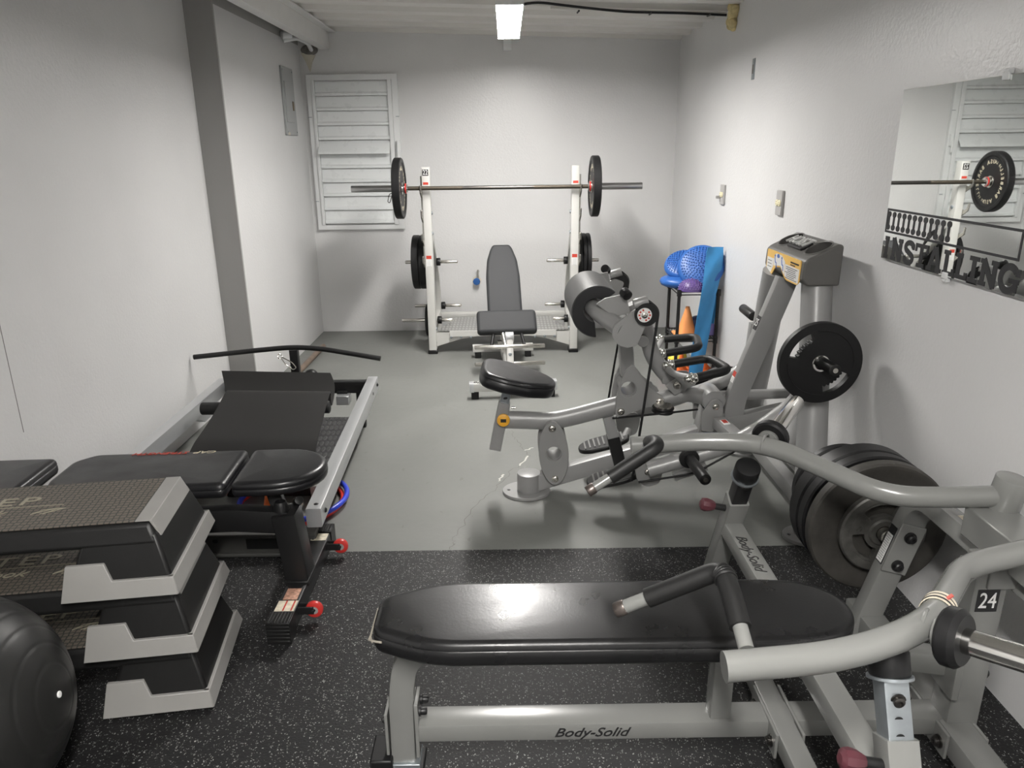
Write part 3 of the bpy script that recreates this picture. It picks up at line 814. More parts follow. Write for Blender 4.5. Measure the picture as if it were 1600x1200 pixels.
# ================================================================== BARBELL RACK
RX0, RX1, RYc = -.612, .532, 5.925
rack = thing('barbell_rack', 'silver bench press rack with plate pegs against the back wall', 'barbell rack', (-.04, 6.2, 0))
mid = (RX0+RX1)/2
for sx, x in ((-1, RX0), (1, RX1)):
    up = obj('upright', MB().rtube([(x, RYc, .03), (x, RYc, 1.465)], .085, .062, up=Y, rad=.008), RACKP, rack, angle=30)
    obj('foot_cap', MB().box((x, RYc, .016), (.078, .105, .032)), BLACKPL, up, bevel=.006)
    card_m = card(MB(), (x, RYc-.0425, 1.325 if True else 0), X, Z, .040, .022)
    obj('warning_label', card(MB(), (x, RYc-.0425, 1.345), X, Z, .040, .018), REDL, up)
    obj('warning_label', card(MB(), (x, RYc-.0425, .755), X, Z, .040, .085), LBLWHITE, up)
    obj('warning_label', card(MB(), (x, RYc-.0432, .785), X, Z, .040, .026), REDL, up)
    mb = MB()
    for k in range(5): card(mb, (x, RYc-.0432, .760-k*.011), X, Z, .03, .003)
    obj('print', mb, INKGREY, up)
    # racking plate with catches on the outer side
    xo = x+sx*.037
    o = [(0, .72), (0, 1.42), (.022, 1.42), (.022, .72)]
    mb = MB().prism([(-.02, .70), (.035, .70), (.035, 1.40), (-.02, 1.40)], (xo, RYc, 0), Y, Z, .012)
    for zc in (1.29, 1.11, .93, .76):
        mb.prism([(-.02, zc-.06), (-.02, zc-.005), (-.055, zc-.012), (-.085, zc+.003), (-.10, zc+.045), (-.112, zc+.04), (-.105, zc-.012)], (xo, RYc, 0), Y, Z, .012)
    obj('racking_plate', mb, STEEL, rack, bevel=.002)
    obj('rear_leg', MB().rtube([(x, RYc+.02, 1.02), (x, 6.36, .64), (x, 6.50, .42), (x, 6.50, .03)], .055, .055, up=(0, 1, 1), rad=.008, fil=.18), RACKP, rack, angle=30)
    obj('rear_foot_cap', MB().box((x, 6.50, .016), (.07, .08, .032)), BLACKPL, rack, bevel=.006)
    obj('base_rail', MB().rtube([(x, RYc, .22), (x, 6.50, .22)], .05, .05, up=Z), RACKP, rack, angle=30)
    for (yy, zz, li, lo) in ((6.19, .705, .205, .23), (6.50, .275, .205, .21), (6.10, .235, .155, .27)):
        pg = obj('plate_peg', MB().cyl((x-sx*.03, yy, zz), (x-sx*li, yy, zz), .0145, 20, .008).cyl((x+sx*.03, yy, zz), (x+sx*lo, yy, zz), .0145, 20, .008), STEEL, rack)
        obj('rubber_collar', MB().cyl((x-sx*.028, yy, zz), (x-sx*.062, yy, zz), .032, 20, .004), RUBBER, pg)
        obj('rubber_collar', MB().cyl((x+sx*.026, yy, zz), (x+sx*.040, yy, zz), .032, 20, .003), RUBBER, pg)
    mb = MB()
    for zz in (1.12, .965, .20, .09):
        bolt(mb, (x-sx*.031, RYc, zz), (-sx, 0, 0), .012, .010)
    bolt(mb, (x-sx*.012, RYc-.02, .085), (0, -1, 0), .0, .0) if False else None
    obj('bolt', mb, GALV, rack)
obj('number_sticker', card(MB(), (RX0, RYc-.0425, 1.425), X, Z, .046, .046), INKBLACK, rack)
text('number_lettering', '22', .050, (RX0, RYc-.0438, 1.425), X, Z, LBLWHITE, rack, wide=.75)
w_ = RX1-RX0-.06
o = [(-w_/2, .175), (-w_/2, .055), (-w_*.32, .115), (-.12, .150), (.12, .150), (w_*.32, .115), (w_/2, .055), (w_/2, .175)]
obj('cross_beam', MB().prism(o, (mid, RYc+.01, 0), X, Z, .05), RACKP, rack, bevel=.003)
obj('spotter_platform', MB().hull8([(mid-w_/2+.01, 5.905, .183), (mid+w_/2-.01, 5.905, .183), (mid+w_/2-.14, 6.42, .183), (mid-w_/2+.14, 6.42, .183)], [(mid-w_/2+.01, 5.905, .189), (mid+w_/2-.01, 5.905, .189), (mid+w_/2-.14, 6.42, .189), (mid-w_/2+.14, 6.42, .189)]), TREADSIL, rack)
obj('platform_skirt', MB().box((mid, 5.895, .165), (w_-.22, .012, .048)), RACKP, rack, bevel=.002)
obj('rear_cross_beam', MB().rtube([(RX0, 6.50, .19), (RX1, 6.50, .19)], .05, .05), RACKP, rack)
mb = MB()
for k in (-.42, -.34, -.26, .26, .34, .42): bolt(mb, (mid+k, 5.89, .135), (0, -1, 0), .008, .008)
obj('bolt', mb, GALV, rack)

# barbell
by, bz = 5.843, 1.312
bb = thing('barbell', 'long barbell lying across the catches of the silver rack', 'barbell', (-.07, by, bz-.025))
obj('shaft', MB().cyl((-.745, by, bz), (.625, by, bz), .0145, 20), DARKSTEEL, bb)
obj('knurling', MB().cyl((-.74, by, bz), (-.33, by, bz), .0151, 20).cyl((.21, by, bz), (.62, by, bz), .0151, 20), mat('knurled_steel', (.095, .082, .065), .5, metal=.8, bump=.3, bscale=300), bb)
for s, x0, x1, xc in ((-1, -1.172, -.765, -.752), (1, 1.034, .635, .630)):
    obj('sleeve', MB().cyl((x0, by, bz), (x1, by, bz), .0250, 28, .002), BARSTEEL, bb)
    obj('inner_collar', MB().lathe([(0, 0), (.034, 0), (.036, .003), (.036, .02), (.030, .024), (.030, .030), (0, .030)], (xc+s*.022, by, bz), (-s, 0, 0), 28), CHROME, bb)
    obj('collar_ring', MB().lathe([(.030, 0), (.0375, 0), (.0375, .010), (.030, .010), (.030, 0)], (xc+s*.012, by, bz), (-s, 0, 0), 28), RED, bb)
pl = bumper('bumper_plate', .225, .058, 'black lettered bumper plate on the left end of the barbell', words=True)
pl.matrix_world = axis_matrix((-.809, by, bz), (1, 0, 0), .5); WL[pl] = V((-.809, by, bz))
dup(pl, axis_matrix((.673, by, bz), (-1, 0, 0), -1.2), 'black lettered bumper plate on the right end of the barbell')
cl = MB()
cl.tube([V((-.845-.004*k/10, by+.029*math.cos(k*.6), bz+.029*math.sin(k*.6))) for k in range(34)], .003, 8)
cl.tube([(-.855, by-.029, bz), (-.865, by-.02, bz-.05), (-.885, by-.02, bz-.105), (-.900, by-.02, bz-.095), (-.885, by-.018, bz-.04), (-.86, by+.0, bz-.029)], .003, 8, .012)
tag(obj('spring_clip', cl, DARKSTEEL), 'wire spring clip on the left sleeve of the barbell', 'barbell clip')
# plates stored on the rack
def place(proto, first, loc, axis, label, group=None, spin=0):
    M_ = axis_matrix(loc, axis, spin)
    if first:
        proto.matrix_world = M_; WL[proto] = V(loc); proto['label'] = label
        if group: proto['group'] = group
        return proto
    return dup(proto, M_, label, group)
p2 = bumper('bumper_plate', .220, .056, 'x')
place(p2, True, (RX0-.072, 6.19, .705), (-1, 0, 0), 'thick black bumper plate next to the left upright on the upper peg')
place(p2, False, (RX0-.129, 6.19, .705), (-1, 0, 0), 'thick black bumper plate outermost on the upper left rack peg')
p3 = bumper('bumper_plate', .220, .034, 'x')
for k, wds in enumerate(('innermost of three thin black plates on the upper right rack peg', 'middle of three thin black plates on the upper right rack peg', 'outermost of three thin black plates on the upper right rack peg')):
    place(p3, k == 0, (RX1+.062+.035*k, 6.19, .705), (1, 0, 0), wds)
p4 = bumper('weight_plate', .180, .026, 'x', m=BLACKPL)
place(p4, True, (RX0-.056, 6.50, .275), (-1, 0, 0), 'black plate on the lower rear left rack peg')
p5 = bumper('weight_plate', .135, .022, 'x', m=BLACKPL)
place(p5, True, (RX0-.054, 6.10, .235), (-1, 0, 0), 'smaller black plate low on the front left rack peg')

# ================================================================== INCLINE BENCH in front of the rack (built straight, then turned)
ib = thing('incline_bench', 'charcoal incline bench with two chrome leg bars in front of the rack', 'weight bench', (0, 0, 0))
obj('front_foot', MB().rtube([(-.285, 0, .083), (.285, 0, .083)], .06, .06, up=Z, rad=.008), RACKP, ib, angle=30)
for s in (-1, 1):
    obj('end_cap', MB().rtube([(s*.262, 0, .083), (s*.292, 0, .083)], .066, .066, up=Z, rad=.008), ALU, ib)
    obj('rubber_foot', MB().box((s*.255, 0, .028), (.05, .05, .056)), RUBBER, ib, bevel=.005)
    obj('rear_rubber_foot', MB().box((s*.2, 1.02, .026), (.05, .05, .052)), RUBBER, ib, bevel=.005)
text('lettering', 'Body-Solid', .060, (-.13, -.005, .1142), -X, -Y, INKBLACK, ib, shear=.35, bold=.001)
obj('rear_foot', MB().rtube([(-.24, 1.02, .078), (.24, 1.02, .078)], .055, .055, up=Z), RACKP, ib, angle=30)
obj('main_beam', MB().rtube([(0, 0, .083), (0, 1.02, .083)], .06, .05, up=Z), RACKP, ib, angle=30)
obj('front_post', MB().rtube([(0, .22, .09), (0, .29, .345)], .06, .05, up=Y, rad=.01), RACKP, ib, angle=30)
obj('post_cap', MB().cyl((-.030, .29, .345), (.030, .29, .345), .036, 20, .004), ALU, ib)
obj('rear_post', MB().rtube([(0, .55, .09), (0, .62, .36)], .07, .06, up=Y), RACKP, ib, angle=30)
for (yy, zz) in ((.255, .285), (.235, .168)):
    obj('leg_bar', MB().cyl((-.245, yy, zz), (.245, yy, zz), .0150, 20, .006), STEEL, ib)
mb = MB(); bolt(mb, (.0, .235, .235), (0, -1, .2), .012, .01)
obj('bolt', mb, GALV, ib)
# seat frame: two arms and a chrome adjuster under the seat
for s in (-1, 1): obj('seat_arm', MB().tube([(s*.12, .42, .24), (s*.095, .50, .345)], .012, 12), BLACKP, ib)
obj('adjuster', MB().tube([(-.02, .36, .25), (-.035, .45, .33)], .013, 12).box((-.06, .43, .26), (.03, .05, .05)), STEEL, ib)
obj('seat_hinge', MB().rtube([(-.10, .56, .34), (.10, .56, .34)], .07, .06), BLACKP, ib)
sn = V((0, -.70, .714))
so = roundpoly([(-.216, -.095), (.216, -.095), (.216, .095), (-.216, .095)], .03, 6)
obj('seat', MB().pad(so, (0, .52, .412), X, V((0, .714, .70)), .065, .022, .004, seam=False), VINYLGREY, ib, angle=50)
bd = (V((0, 1.10, .935))-V((0, .66, .42))).normalized()
bo = [(-.128, 0), (.128, 0), (.128, .36), (.115, .50), (.085, .60), (.065, .635), (-.065, .635), (-.085, .60), (-.115, .50), (-.128, .36)]
obj('backrest', MB().pad(roundpoly(bo, .025, 5), V((0, .64, .41)), X, bd, .06, .02, .003, seam=False), VINYLGREY, ib, angle=50)
obj('back_support', MB().rtube([V((0, .72, .40)), V((0, .72, .40))+bd*.5], .05, .05), BLACKP, ib)
obj('backrest_strut', MB().rtube([(0, .95, .09), (0, .92, .52)], .04, .04, up=Y), RACKP, ib)
ib.location = (.03, 4.75, 0); ib.rotation_euler = (0, 0, R(4.0)); WL[ib] = V((.03, 4.75, 0))

# ================================================================== LEVER BENCH PRESS (right foreground)
yc = 1.637
lb = thing('lever_press_bench', 'grey lever press machine with long black bench in the right foreground', 'chest press machine', (.4, yc, 0))
po = [(-.345, -.070), (-.345, .070), (-.20, .137), (.70, .137), (.80, .115), (.865, .045), (.865, -.045), (.80, -.115), (.70, -.137), (-.20, -.137)]
padm = obj('bench_pad', MB().pad(roundpoly(po, [.03, .03, .08, .06, .06, .05, .05, .06, .06, .08], 6), (0, yc-.004, .478), X, Y, .068, .016, .006), VINYL2, lb, angle=50)
fr = MB().tube([(-.342, yc-.085, .448), (-.349, yc-.068, .452), (-.349, yc-.02, .453), (-.348, yc+.04, .456), (-.338, yc+.08, .456)], .0025, 6)
fr.tube([(-.349, yc-.066, .453), (-.352, yc-.074, .447), (-.344, yc-.080, .450), (-.334, yc-.084, .4495), (-.318, yc-.088, .4500)], .003, 6)
obj('frayed_seam', fr, EDGE, padm)
obj('front_leg', MB().rtube([(-.295, yc-.004, .02), (-.292, yc-.004, .24), (-.272, yc-.004, .36), (-.12, yc-.004, .412)], .066, .056, up=X, rad=.008, fil=.11, fn=9), LIGHTGREY, lb, angle=30)
obj('front_foot', MB().box((-.300, yc-.004, .020), (.10, .075, .016)), GALV, lb, bevel=.002)
obj('rubber_foot', MB().box((-.352, yc-.004, .026), (.060, .10, .052)).box((-.29, yc-.004, .006), (.10, .09, .012)), RUBBER, lb, bevel=.005)
mb = MB().box((-.253, yc-.004, .135), (.010, .074, .17)).box((-.333, yc-.004, .125), (.008, .074, .13))
obj('flange_plate', mb, LIGHTGREY, lb, bevel=.002)
mb = MB()
for s in (-1, 1):
    bolt(mb, (-.247, yc-.004+s*.022, .19), X, .010, .022); bolt(mb, (-.337, yc-.004+s*.022, .165), -X, .009, .008)
obj('bolt', mb, BLACKP, lb)
obj('main_beam', MB().rtube([(-.25, yc, .125), (1.14, yc, .125)], .052, .078, up=Z, rad=.007), LIGHTGREY, lb, angle=30)
text('lettering', 'Body-Solid', .040, (.205, yc-.0394, .124), X, Z, INKBLACK, lb, shear=.4, bold=.0004, wide=1.12)
# base cross bars
obj('base_bar', MB().rtube([(.712, yc-.70, .126), (.712, yc+.70, .126)], .056, .058, up=Z, rad=.007), LIGHTGREY, lb, angle=30)
obj('rear_base_bar', MB().rtube([(1.165, yc-.52, .115), (1.165, yc+.52, .115)], .066, .082, up=Z, rad=.007), LIGHTGREY, lb, angle=30)
mb = MB()
for s in (-1, 1): mb.box((.712+s*.034, yc, .120), (.008, .19, .075)).box((1.165-.045, yc+s*.0, .11), (.008, .19, .075))
mb.box((1.165+.045, yc, .11), (.008, .22, .075))
obj('joint_plate', mb, LIGHTGREY, lb, bevel=.002)
mb = MB()
for yy in (-.066, .066):
    bolt(mb, (.674, yc+yy, .115), -X, .012, .012); bolt(mb, (1.116, yc+yy, .105), -X, .013, .016)
obj('bolt', mb, DARKSTEEL, lb)
for xx in (.712, 1.165):
    for s in (-1, 1): obj('foot_pad', MB().box((xx, yc+s*(.50 if xx > 1 else .64), .041), (.07, .07, .082)), RUBBER, lb, bevel=.004)
# pad support and mast
obj('pad_support', MB().rtube([(1.16, yc, .30), (.80, yc, .36), (.62, yc, .375)], .06, .055, up=Z, rad=.007), LIGHTGREY, lb, angle=30)
obj('pad_post', MB().rtube([(.55, yc, .14), (.55, yc, .405)], .055, .055, up=X, rad=.007), LIGHTGREY, lb, angle=30)
mast = obj('mast', MB().rtube([(1.178, yc-.012, .13), (1.180, yc-.012, .60)], .084, .080, up=X, rad=.008), LIGHTGREY, lb, angle=30)
obj('mast_collar', MB().box((1.132, yc-.02, .30), (.018, .10, .13)), LIGHTGREY, lb, bevel=.002)
obj('number_sticker', card(MB(), (1.176, yc-.0525, .520), X, Z, .054, .062), INKBLACK, mast)
text('number_lettering', '24', .062, (1.176, yc-.0545, .519), X, Z, LBLWHITE, mast, wide=.72)
mb = MB(); bolt(mb, (1.122, yc-.03, .33), -X, .014, .016); bolt(mb, (1.222, yc-.03, .29), X, .012, .010)
obj('bolt', mb, BLACKP, lb)
# rear arch with its bolted plate
ye = 2.08; dyE = ye-yc
arch = obj('rear_arch', MB().rtube([(1.123, yc+dyE, .02), (1.272, yc+dyE, .562), (1.272, yc-dyE, .562), (1.123, yc-dyE, .02)], .052, .078, up=(0, 1, 0), rad=.008, fil=.10, fn=9), LIGHTGREY, lb, angle=30)
ax = V((.149, 0, .542)).normalized(); ar = V((ax.z, 0, -ax.x))
for s in (-1, 1):
    pc = V((1.123, yc+s*dyE, .02))+ax*.385
    bp_ = obj('peg_plate', MB().box(pc+V((0, -.030, 0)), (.082, .008, .17), Matrix((ar, Y, ax)).transposed()), LIGHTGREY, lb, bevel=.003)
    mb = MB()
    for k in (-.055, .045): bolt(mb, pc+V((0, -.034, 0))+ax*k, -Y, .014, .020)
    obj('bolt', mb, BLACKP, bp_)
    obj('arch_foot', MB().box((1.15, yc+s*dyE, .012), (.12, .10, .016)), LIGHTGREY, lb, bevel=.003)
    pegp = V((1.200, yc+s*dyE, .405))
    obj('storage_peg', MB().cyl(pegp+V((0, s*.02, 0)), pegp+V((0, s*.52, 0)), .0235, 24, .004), STEEL, lb)
pc = V((1.123, ye, .02))+ax*.38-ar*.0402
cl_ = card(MB(), pc+V((0, -.002, 0)), -Y, ax, .036, .13)
obj('instruction_label', cl_, INKBLACK, arch)
il = obj('instruction_label', card(MB(), pc-ar*.0014+V((0, -.002, 0))-ax*.012, -Y, ax, .030, .098), LBLWHITE, arch)
mb = MB()
for k in range(12): card(mb, pc-ar*.0028+V((0, -.002, 0))+ax*(.030-.0075*k), -Y, ax, .026-.006*(k % 3 == 2), .003, .0006)
obj('print', mb, INKGREY, il)
card_top = card(MB(), (1.293, 1.86, .589), -Y, X, .07, .045)
obj('instruction_label', card_top, LBLCREAM, arch)
# cross channel that carries the pivots
obj('pivot_channel', MB().box((1.262, yc-.012, .642), (.115, .30, .085)), LIGHTGREY, lb, bevel=.004)
obj('channel_stand', MB().box((1.23, yc-.012, .585), (.13, .10, .06)), LIGHTGREY, lb, bevel=.004)
# lever arms, mirrored
for s in (1, -1):
    m_ = lambda x, dy, z: V((x, yc+s*dy, z))
    apts = [m_(.380, .519, .708), m_(.600, .515, .724), m_(.78, .450, .738), m_(1.015, .175, .694), m_(1.17, .140, .706), m_(1.275, .125, .716)]
    arm = obj('lever_arm', MB().tube(apts, .029, 24, [.10, .12, .12, .05], r2=.026, up=Z, fn=9), LIGHTGREY, lb, angle=50)
    obj('pivot_collar', MB().cyl(m_(1.295, .128, .676), m_(1.305, .118, .770), .041, 28, .003), LIGHTGREY, lb)
    obj('weld_bead', MB().torus(m_(.772, .447, .738), (.77, -.64, -.02), .030, .0035, 24, 6), LIGHTGREY, arm)
    # hand grip
    hp = [m_(.425, .498, .728), m_(.424, .385, .778), m_(.424, .325, .788), m_(.222, .284, .668)]
    hf = fillet(hp, .055, 8)
    grip = obj('handle', MB().tube(hf, .0145, 18), LIGHTGREY, lb, angle=50)
    tot = sum((hf[i+1]-hf[i]).length for i in range(len(hf)-1))
    seg, acc = [], 0
    for i, p in enumerate(hf):
        if i: acc += (p-hf[i-1]).length
        if .045 < acc < tot-.075: seg.append(p)
    d_ = (hf[-1]-hf[-2]).normalized()
    seg = [hf[0]+(hf[1]-hf[0]).normalized()*.045]+seg+[hf[-1]-d_*.072]
    obj('foam_grip', MB().tube(seg, .0205, 20), FOAM, grip, angle=50)
    if s == -1:
        wr = MB()
        for k in range(5): wr.torus(hf[9+k] if 9+k < len(hf) else hf[-1], hf[10+k]-hf[8+k], .0205, .0028, 24, 6)
        obj('foam_wrinkle', wr, FOAM, grip)
    obj('end_cap', MB().cyl(hf[-1]-d_*.022, hf[-1]+d_*.003, .0165, 20, .003), mat('rusty_chrome', (.13, .11, .10), .35, metal=.7, var=.5, vscale=40), grip)
    # weight peg
    p0, p1 = m_(.775, .455, .735), m_(.955, .690, .788)
    dd = (p1-p0).normalized()
    obj('weight_peg', MB().cyl(p0+dd*.02, p1, .0235, 28, .004), CHROME, lb)
    obj('rubber_ring', MB().lathe([(.022, 0), (.050, 0), (.055, .006), (.055, .026), (.046, .036), (.022, .036), (.022, 0)], p0+dd*.030, dd, 32), RUBBER, lb)
    obj('peg_flange', MB().cyl(p0+dd*.018, p0+dd*.032, .032, 28, .002), LIGHTGREY, lb)
    # rest post with rubber stop
    q = lambda z: V((.722, yc+s*(.440+.5*(.655-z)), z))
    post = obj('rest_post', MB().rtube([q(.10), q(.532)], .062, .062, up=X, rad=.006), LIGHTGREY, lb, angle=30)
    im = BLACKP if s == 1 else GALV
    obj('inner_post', MB().rtube([q(.45), q(.628)], .049, .049, up=X, rad=.005), im, lb, angle=30)
    if s == -1:
        mb = MB()
        for z in (.572, .545): mb.cyl(q(z)+V((-.002, -.0249, 0)), q(z)+V((-.002, -.0256, 0)), .009, 16)
        obj('pin_hole', mb, INKBLACK, lb)
    mb = MB(); bolt(mb, q(.604)+V((0, -.0245, 0)), -Y, .011, .010); bolt(mb, q(.598)+V((.0245, 0, 0)), X, .010, .010)
    obj('bolt', mb, DARKSTEEL, lb)
    axp = (q(.6)-q(.5)).normalized()
    obj('stop_flange', MB().cyl(q(.626), q(.631), .042, 28), GALV, lb)
    obj('rubber_stop', MB().cyl(q(.630), q(.674), .038, 28, .005), RUBBER, lb)
    obj('post_foot', MB().box((.722, yc+s*.705, .100), (.066, .072, .010)), LIGHTGREY, lb, bevel=.002)
    # pull pin
    k0 = q(.49)+V((-.032, -.004, 0))
    kd = V((-1, -.02, .22)).normalized()
    obj('pull_pin', MB().cyl(k0, k0+kd*.045, .011, 16), BLACKP, lb)
    obj('pull_knob', MB().lathe([(0, 0), (.013, 0), (.019, .012), (.0225, .030), (.020, .042), (.010, .048), (0, .049)], k0+kd*.036, kd, 9), MAROON, lb, angle=25)
obj('cross_bar', MB().rtube([(.722, yc-.555, .405), (.722, yc+.555, .405)], .058, .060, up=Z, rad=.007), LIGHTGREY, lb, angle=30)
obj('lettering', MB().mesh(text_mesh('Body-Solid', .046, extrude=.0006, shear=.35), fmat((.716, yc+.335, .4348), -Y, X)), INKBLACK, lb)
# paper wristband wrapped on the near arm
wb = thing('paper_wristband', 'white and black paper wristband wrapped around the near lever arm', 'wristband', (.80, 1.21, .72))
wd = V((.65, .76, -.10)).normalized(); wc = V((.830, yc-.392, .729))
obj('band', MB().lathe([(.0298, -.010), (.0310, -.010), (.0310, .028), (.0298, .028), (.0298, -.010)], wc, wd, 32), LBLCREAM, wb)
obj('stripe', MB().lathe([(.0309, .0), (.0315, .0), (.0315, .003), (.0309, .003), (.0309, 0)], wc+wd*.014, wd, 32), INKBLACK, wb)
obj('stripe', MB().lathe([(.0309, .0), (.0315, .0), (.0315, .006), (.0309, .006), (.0309, 0)], wc-wd*.003, wd, 32), INKBLACK, wb)
obj('loose_end', MB().box(wc+V((.020, .002, .030)), (.016, .007, .003), Matrix.Rotation(-.7, 3, 'Y')), mat('wristband_red', (.5, .10, .08), .5), wb)

# plates on the far storage peg of the press
px_, pz_ = 1.200, .405
three = [arcslot(.060, .100, a-.62, a+.62) for a in (R(95), R(215), R(335))]
ip = grip_plate('iron_plate', .140, .028, 'smaller grey iron plate with three grip holes, nearest the bench on the storage peg', IRON2, three)
mb = MB()
for a in (0, 1, 2): mb.mesh(text_mesh('25 LB', .022, extrude=.001), fmat((.078*math.cos(R(35+120*a)), .078*math.sin(R(35+120*a)), .010), (math.sin(R(35+120*a)), -math.cos(R(35+120*a)), 0), (math.cos(R(35+120*a)), math.sin(R(35+120*a)), 0)))
obj('lettering', mb, IRON2, ip)
place(ip, True, (px_, 2.142, pz_), (0, -1, 0), 'smaller grey iron plate with grip holes at the near end of the storage peg', spin=.6)
bigp = bumper('iron_plate', .228, .042, 'x', m=IRON, rim=.02)
place(bigp, True, (px_, 2.180, pz_), (0, -1, 0), 'large rusty iron plate behind the smaller grip plate on the storage peg')
b2 = bumper('bumper_plate', .226, .048, 'x')
place(b2, True, (px_, 2.247, pz_), (0, -1, 0), 'large black bumper plate right behind the rusty iron plate')
b3 = bumper('bumper_plate', .226, .070, 'x')
place(b3, True, (px_, 2.312, pz_), (0, -1, 0), 'thickest black bumper plate third from the rusty iron plate, by the wall')
b4 = bumper('bumper_plate', .165, .036, 'x')
place(b4, True, (px_, 2.43, pz_), (0, -1, 0), 'small black bumper plate at the far end of the press storage peg, nearer one')
place(b4, False, (px_, 2.475, pz_), (0, -1, 0), 'small black bumper plate at the very far end of the press storage peg')

# ================================================================== SEATED MACHINE (silver, by the right wall)
ym = 3.30
hm = thing('seated_leg_machine', 'silver seated plate loaded machine with black seat and grey roller pad', 'exercise machine', (.6, ym, 0))
def mp(x, dy, z): return V((x, ym+dy, z))
def outl(pts, y):
    """outline measured on the photograph, as (x, z) in the plane y"""
    return [(p.x, p.z) for p in (at(a, b, y=y) for a, b in pts)]
def plate_xz(mb, o, y, th, holes=()): return mb.prism(o, (0, y, 0), X, Z, th, holes)
# foot and base beam
obj('base_foot', MB().cyl(mp(.092, 0, .008), mp(.092, 0, .105), .056, 36, .003), SILVER, hm)
obj('foot_plate', MB().prism([(p.x*.115, p.y*.10) for p in ellipse(1, 1, 36)], mp(.080, 0, .007), X, Y, .014, [ellipse(.008, .008, 12, (-.085, 0))]), SILVER, hm, bevel=.002)
obj('base_beam', MB().rtube([mp(.11, 0, .050), mp(.34, 0, .122), mp(.66, 0, .215), mp(1.02, 0, .335)], .082, .062, up=Z, rad=.008, fil=.1), SILVER, hm, angle=30)
# rocker link: two oval plates
a0_, a1_ = V((.2, .355)), V((.216, .100)); c_ = (a0_+a1_)/2; ax2 = (a0_-a1_).normalized(); ay2 = V((ax2.y, -ax2.x)); hl = (a0_-a1_).length/2
lo = []
for i in range(40):
    t_ = 2*math.pi*i/40; cx_, sx_ = math.cos(t_), math.sin(t_)
    lo.append(c_+ax2*(hl+.032)*cx_+ay2*.070*math.copysign(abs(sx_)**1.05, sx_))
for s in (-1, 1):
    lk = obj('rocker_link', plate_xz(MB(), lo, ym+s*.062, .012, [ellipse(.036, .036, 28, c_)]), SILVERDK, hm, bevel=.002)
    mb = MB()
    for p in (a0_, a1_): bolt(mb, (p.x, ym+s*.068, p.y), (0, s, 0), .013, .010)
    obj('bolt', mb, STEEL, lk)
mb = MB().lathe([(.033, -.058), (.036, -.058), (.036, .058), (.033, .058), (.033, -.058)], (c_.x, ym, c_.y), Y, 28)
mb.cyl((a0_.x, ym-.06, a0_.y), (a0_.x, ym+.06, a0_.y), .030, 20).cyl((a1_.x, ym-.06, a1_.y), (a1_.x, ym+.06, a1_.y), .030, 20)
obj('link_bushing', mb, SILVER, hm)
# seat beam, seat post, seat
obj('seat_beam', MB().tube([mp(-.02, 0, .378), mp(.20, 0, .368), mp(.29, 0, .385), mp(.52, 0, .447), mp(.60, 0, .46)], .043, 28, .06, r2=.034, up=Z), SILVER, hm, angle=50)
pa, pb = mp(-.068, 0, .230), mp(-.020, 0, .465)
pd = (pb-pa).normalized()
obj('seat_post', MB().rtube([pa, pb], .055, .046, up=X, rad=.005), SILVER, hm, angle=30)
obj('seat_slide', MB().rtube([pb-pd*.05, pb+pd*.09], .042, .034, up=X, rad=.004), GALV, hm, angle=30)
mb = MB()
for k in (.025, .055): mb.prism(ellipse(.010, .006, 14), pb+pd*k+V((0, -.0175, 0)), X, pd, .002)
obj('adjust_slot', mb, INKBLACK, hm)
kp = mp(-.022, -.024, .405)
obj('pull_pin', MB().cyl(kp, kp+V((0, -.020, .004)), .012, 16).cyl(mp(.012, -.01, .44), mp(.030, -.01, .44), .006, 10), STEEL, hm)
kb = obj('pull_knob', MB().cyl(kp+V((-.004, -.020, -.012)), kp+V((-.004, -.036, -.010)), .030, 28, .004), YELLOW, hm)
obj('knob_label', MB().box(kp+V((-.004, -.0365, -.011)), (.026, .002, .016)), INKBLACK, kb)
su = V((math.cos(R(15)), 0, -math.sin(R(15))))
sv = Y
so = [(-.175, -.075), (-.175, .075), (-.155, .135), (-.06, .158), (.06, .135), (.150, .080), (.178, .03), (.178, -.03), (.150, -.080), (.06, -.135), (-.06, -.158), (-.155, -.135)]
st = obj('seat', MB().pad(roundpoly(so, .035, 5), mp(.050, 0, .607), su, sv, .072, .016, .006), VINYL, hm, angle=50)
obj('seat_bracket', MB().rtube([pb+pd*.06, pb+pd*.10], .08, .06, up=X), BLACKP, hm)
# triangular side plates with a round window
tri = [(986, 570), (980, 575), (973, 590), (968, 601), (963, 622), (961, 645), (964, 652), (971, 653), (980, 648), (997, 640), (1015, 636), (1034, 635), (1040, 628), (1036, 620), (1025, 613), (1011, 600), (1001, 587), (993, 574)]
hc = at(982, 608, y=ym-.075)
to = outl(tri, ym-.075)
for s in (-1, 1):
    tp = obj('side_plate', plate_xz(MB(), to, ym+s*.070, .014, [ellipse(.036, .036, 28, (hc.x, hc.z))]), SILVERDK, hm, bevel=.002)
    mb = MB()
    for a, b in ((1031, 627), (970, 643)):
        p = at(a, b, y=ym-.075); bolt(mb, (p.x, ym+s*.077, p.z), (0, s, 0), .013, .010)
    obj('bolt', mb, STEEL, tp)
obj('window_tube', MB().lathe([(.033, -.066), (.037, -.066), (.037, .066), (.033, .066), (.033, -.066)], (hc.x, ym, hc.z), Y, 28), SILVER, hm)
obj('roller_post', MB().rtube([mp(.549, 0, .595), mp(.545, 0, .66), mp(.530, 0, .80), mp(.50, 0, .88)], .062, .075, up=X, rad=.010, fil=.08), SILVER, hm, angle=30)
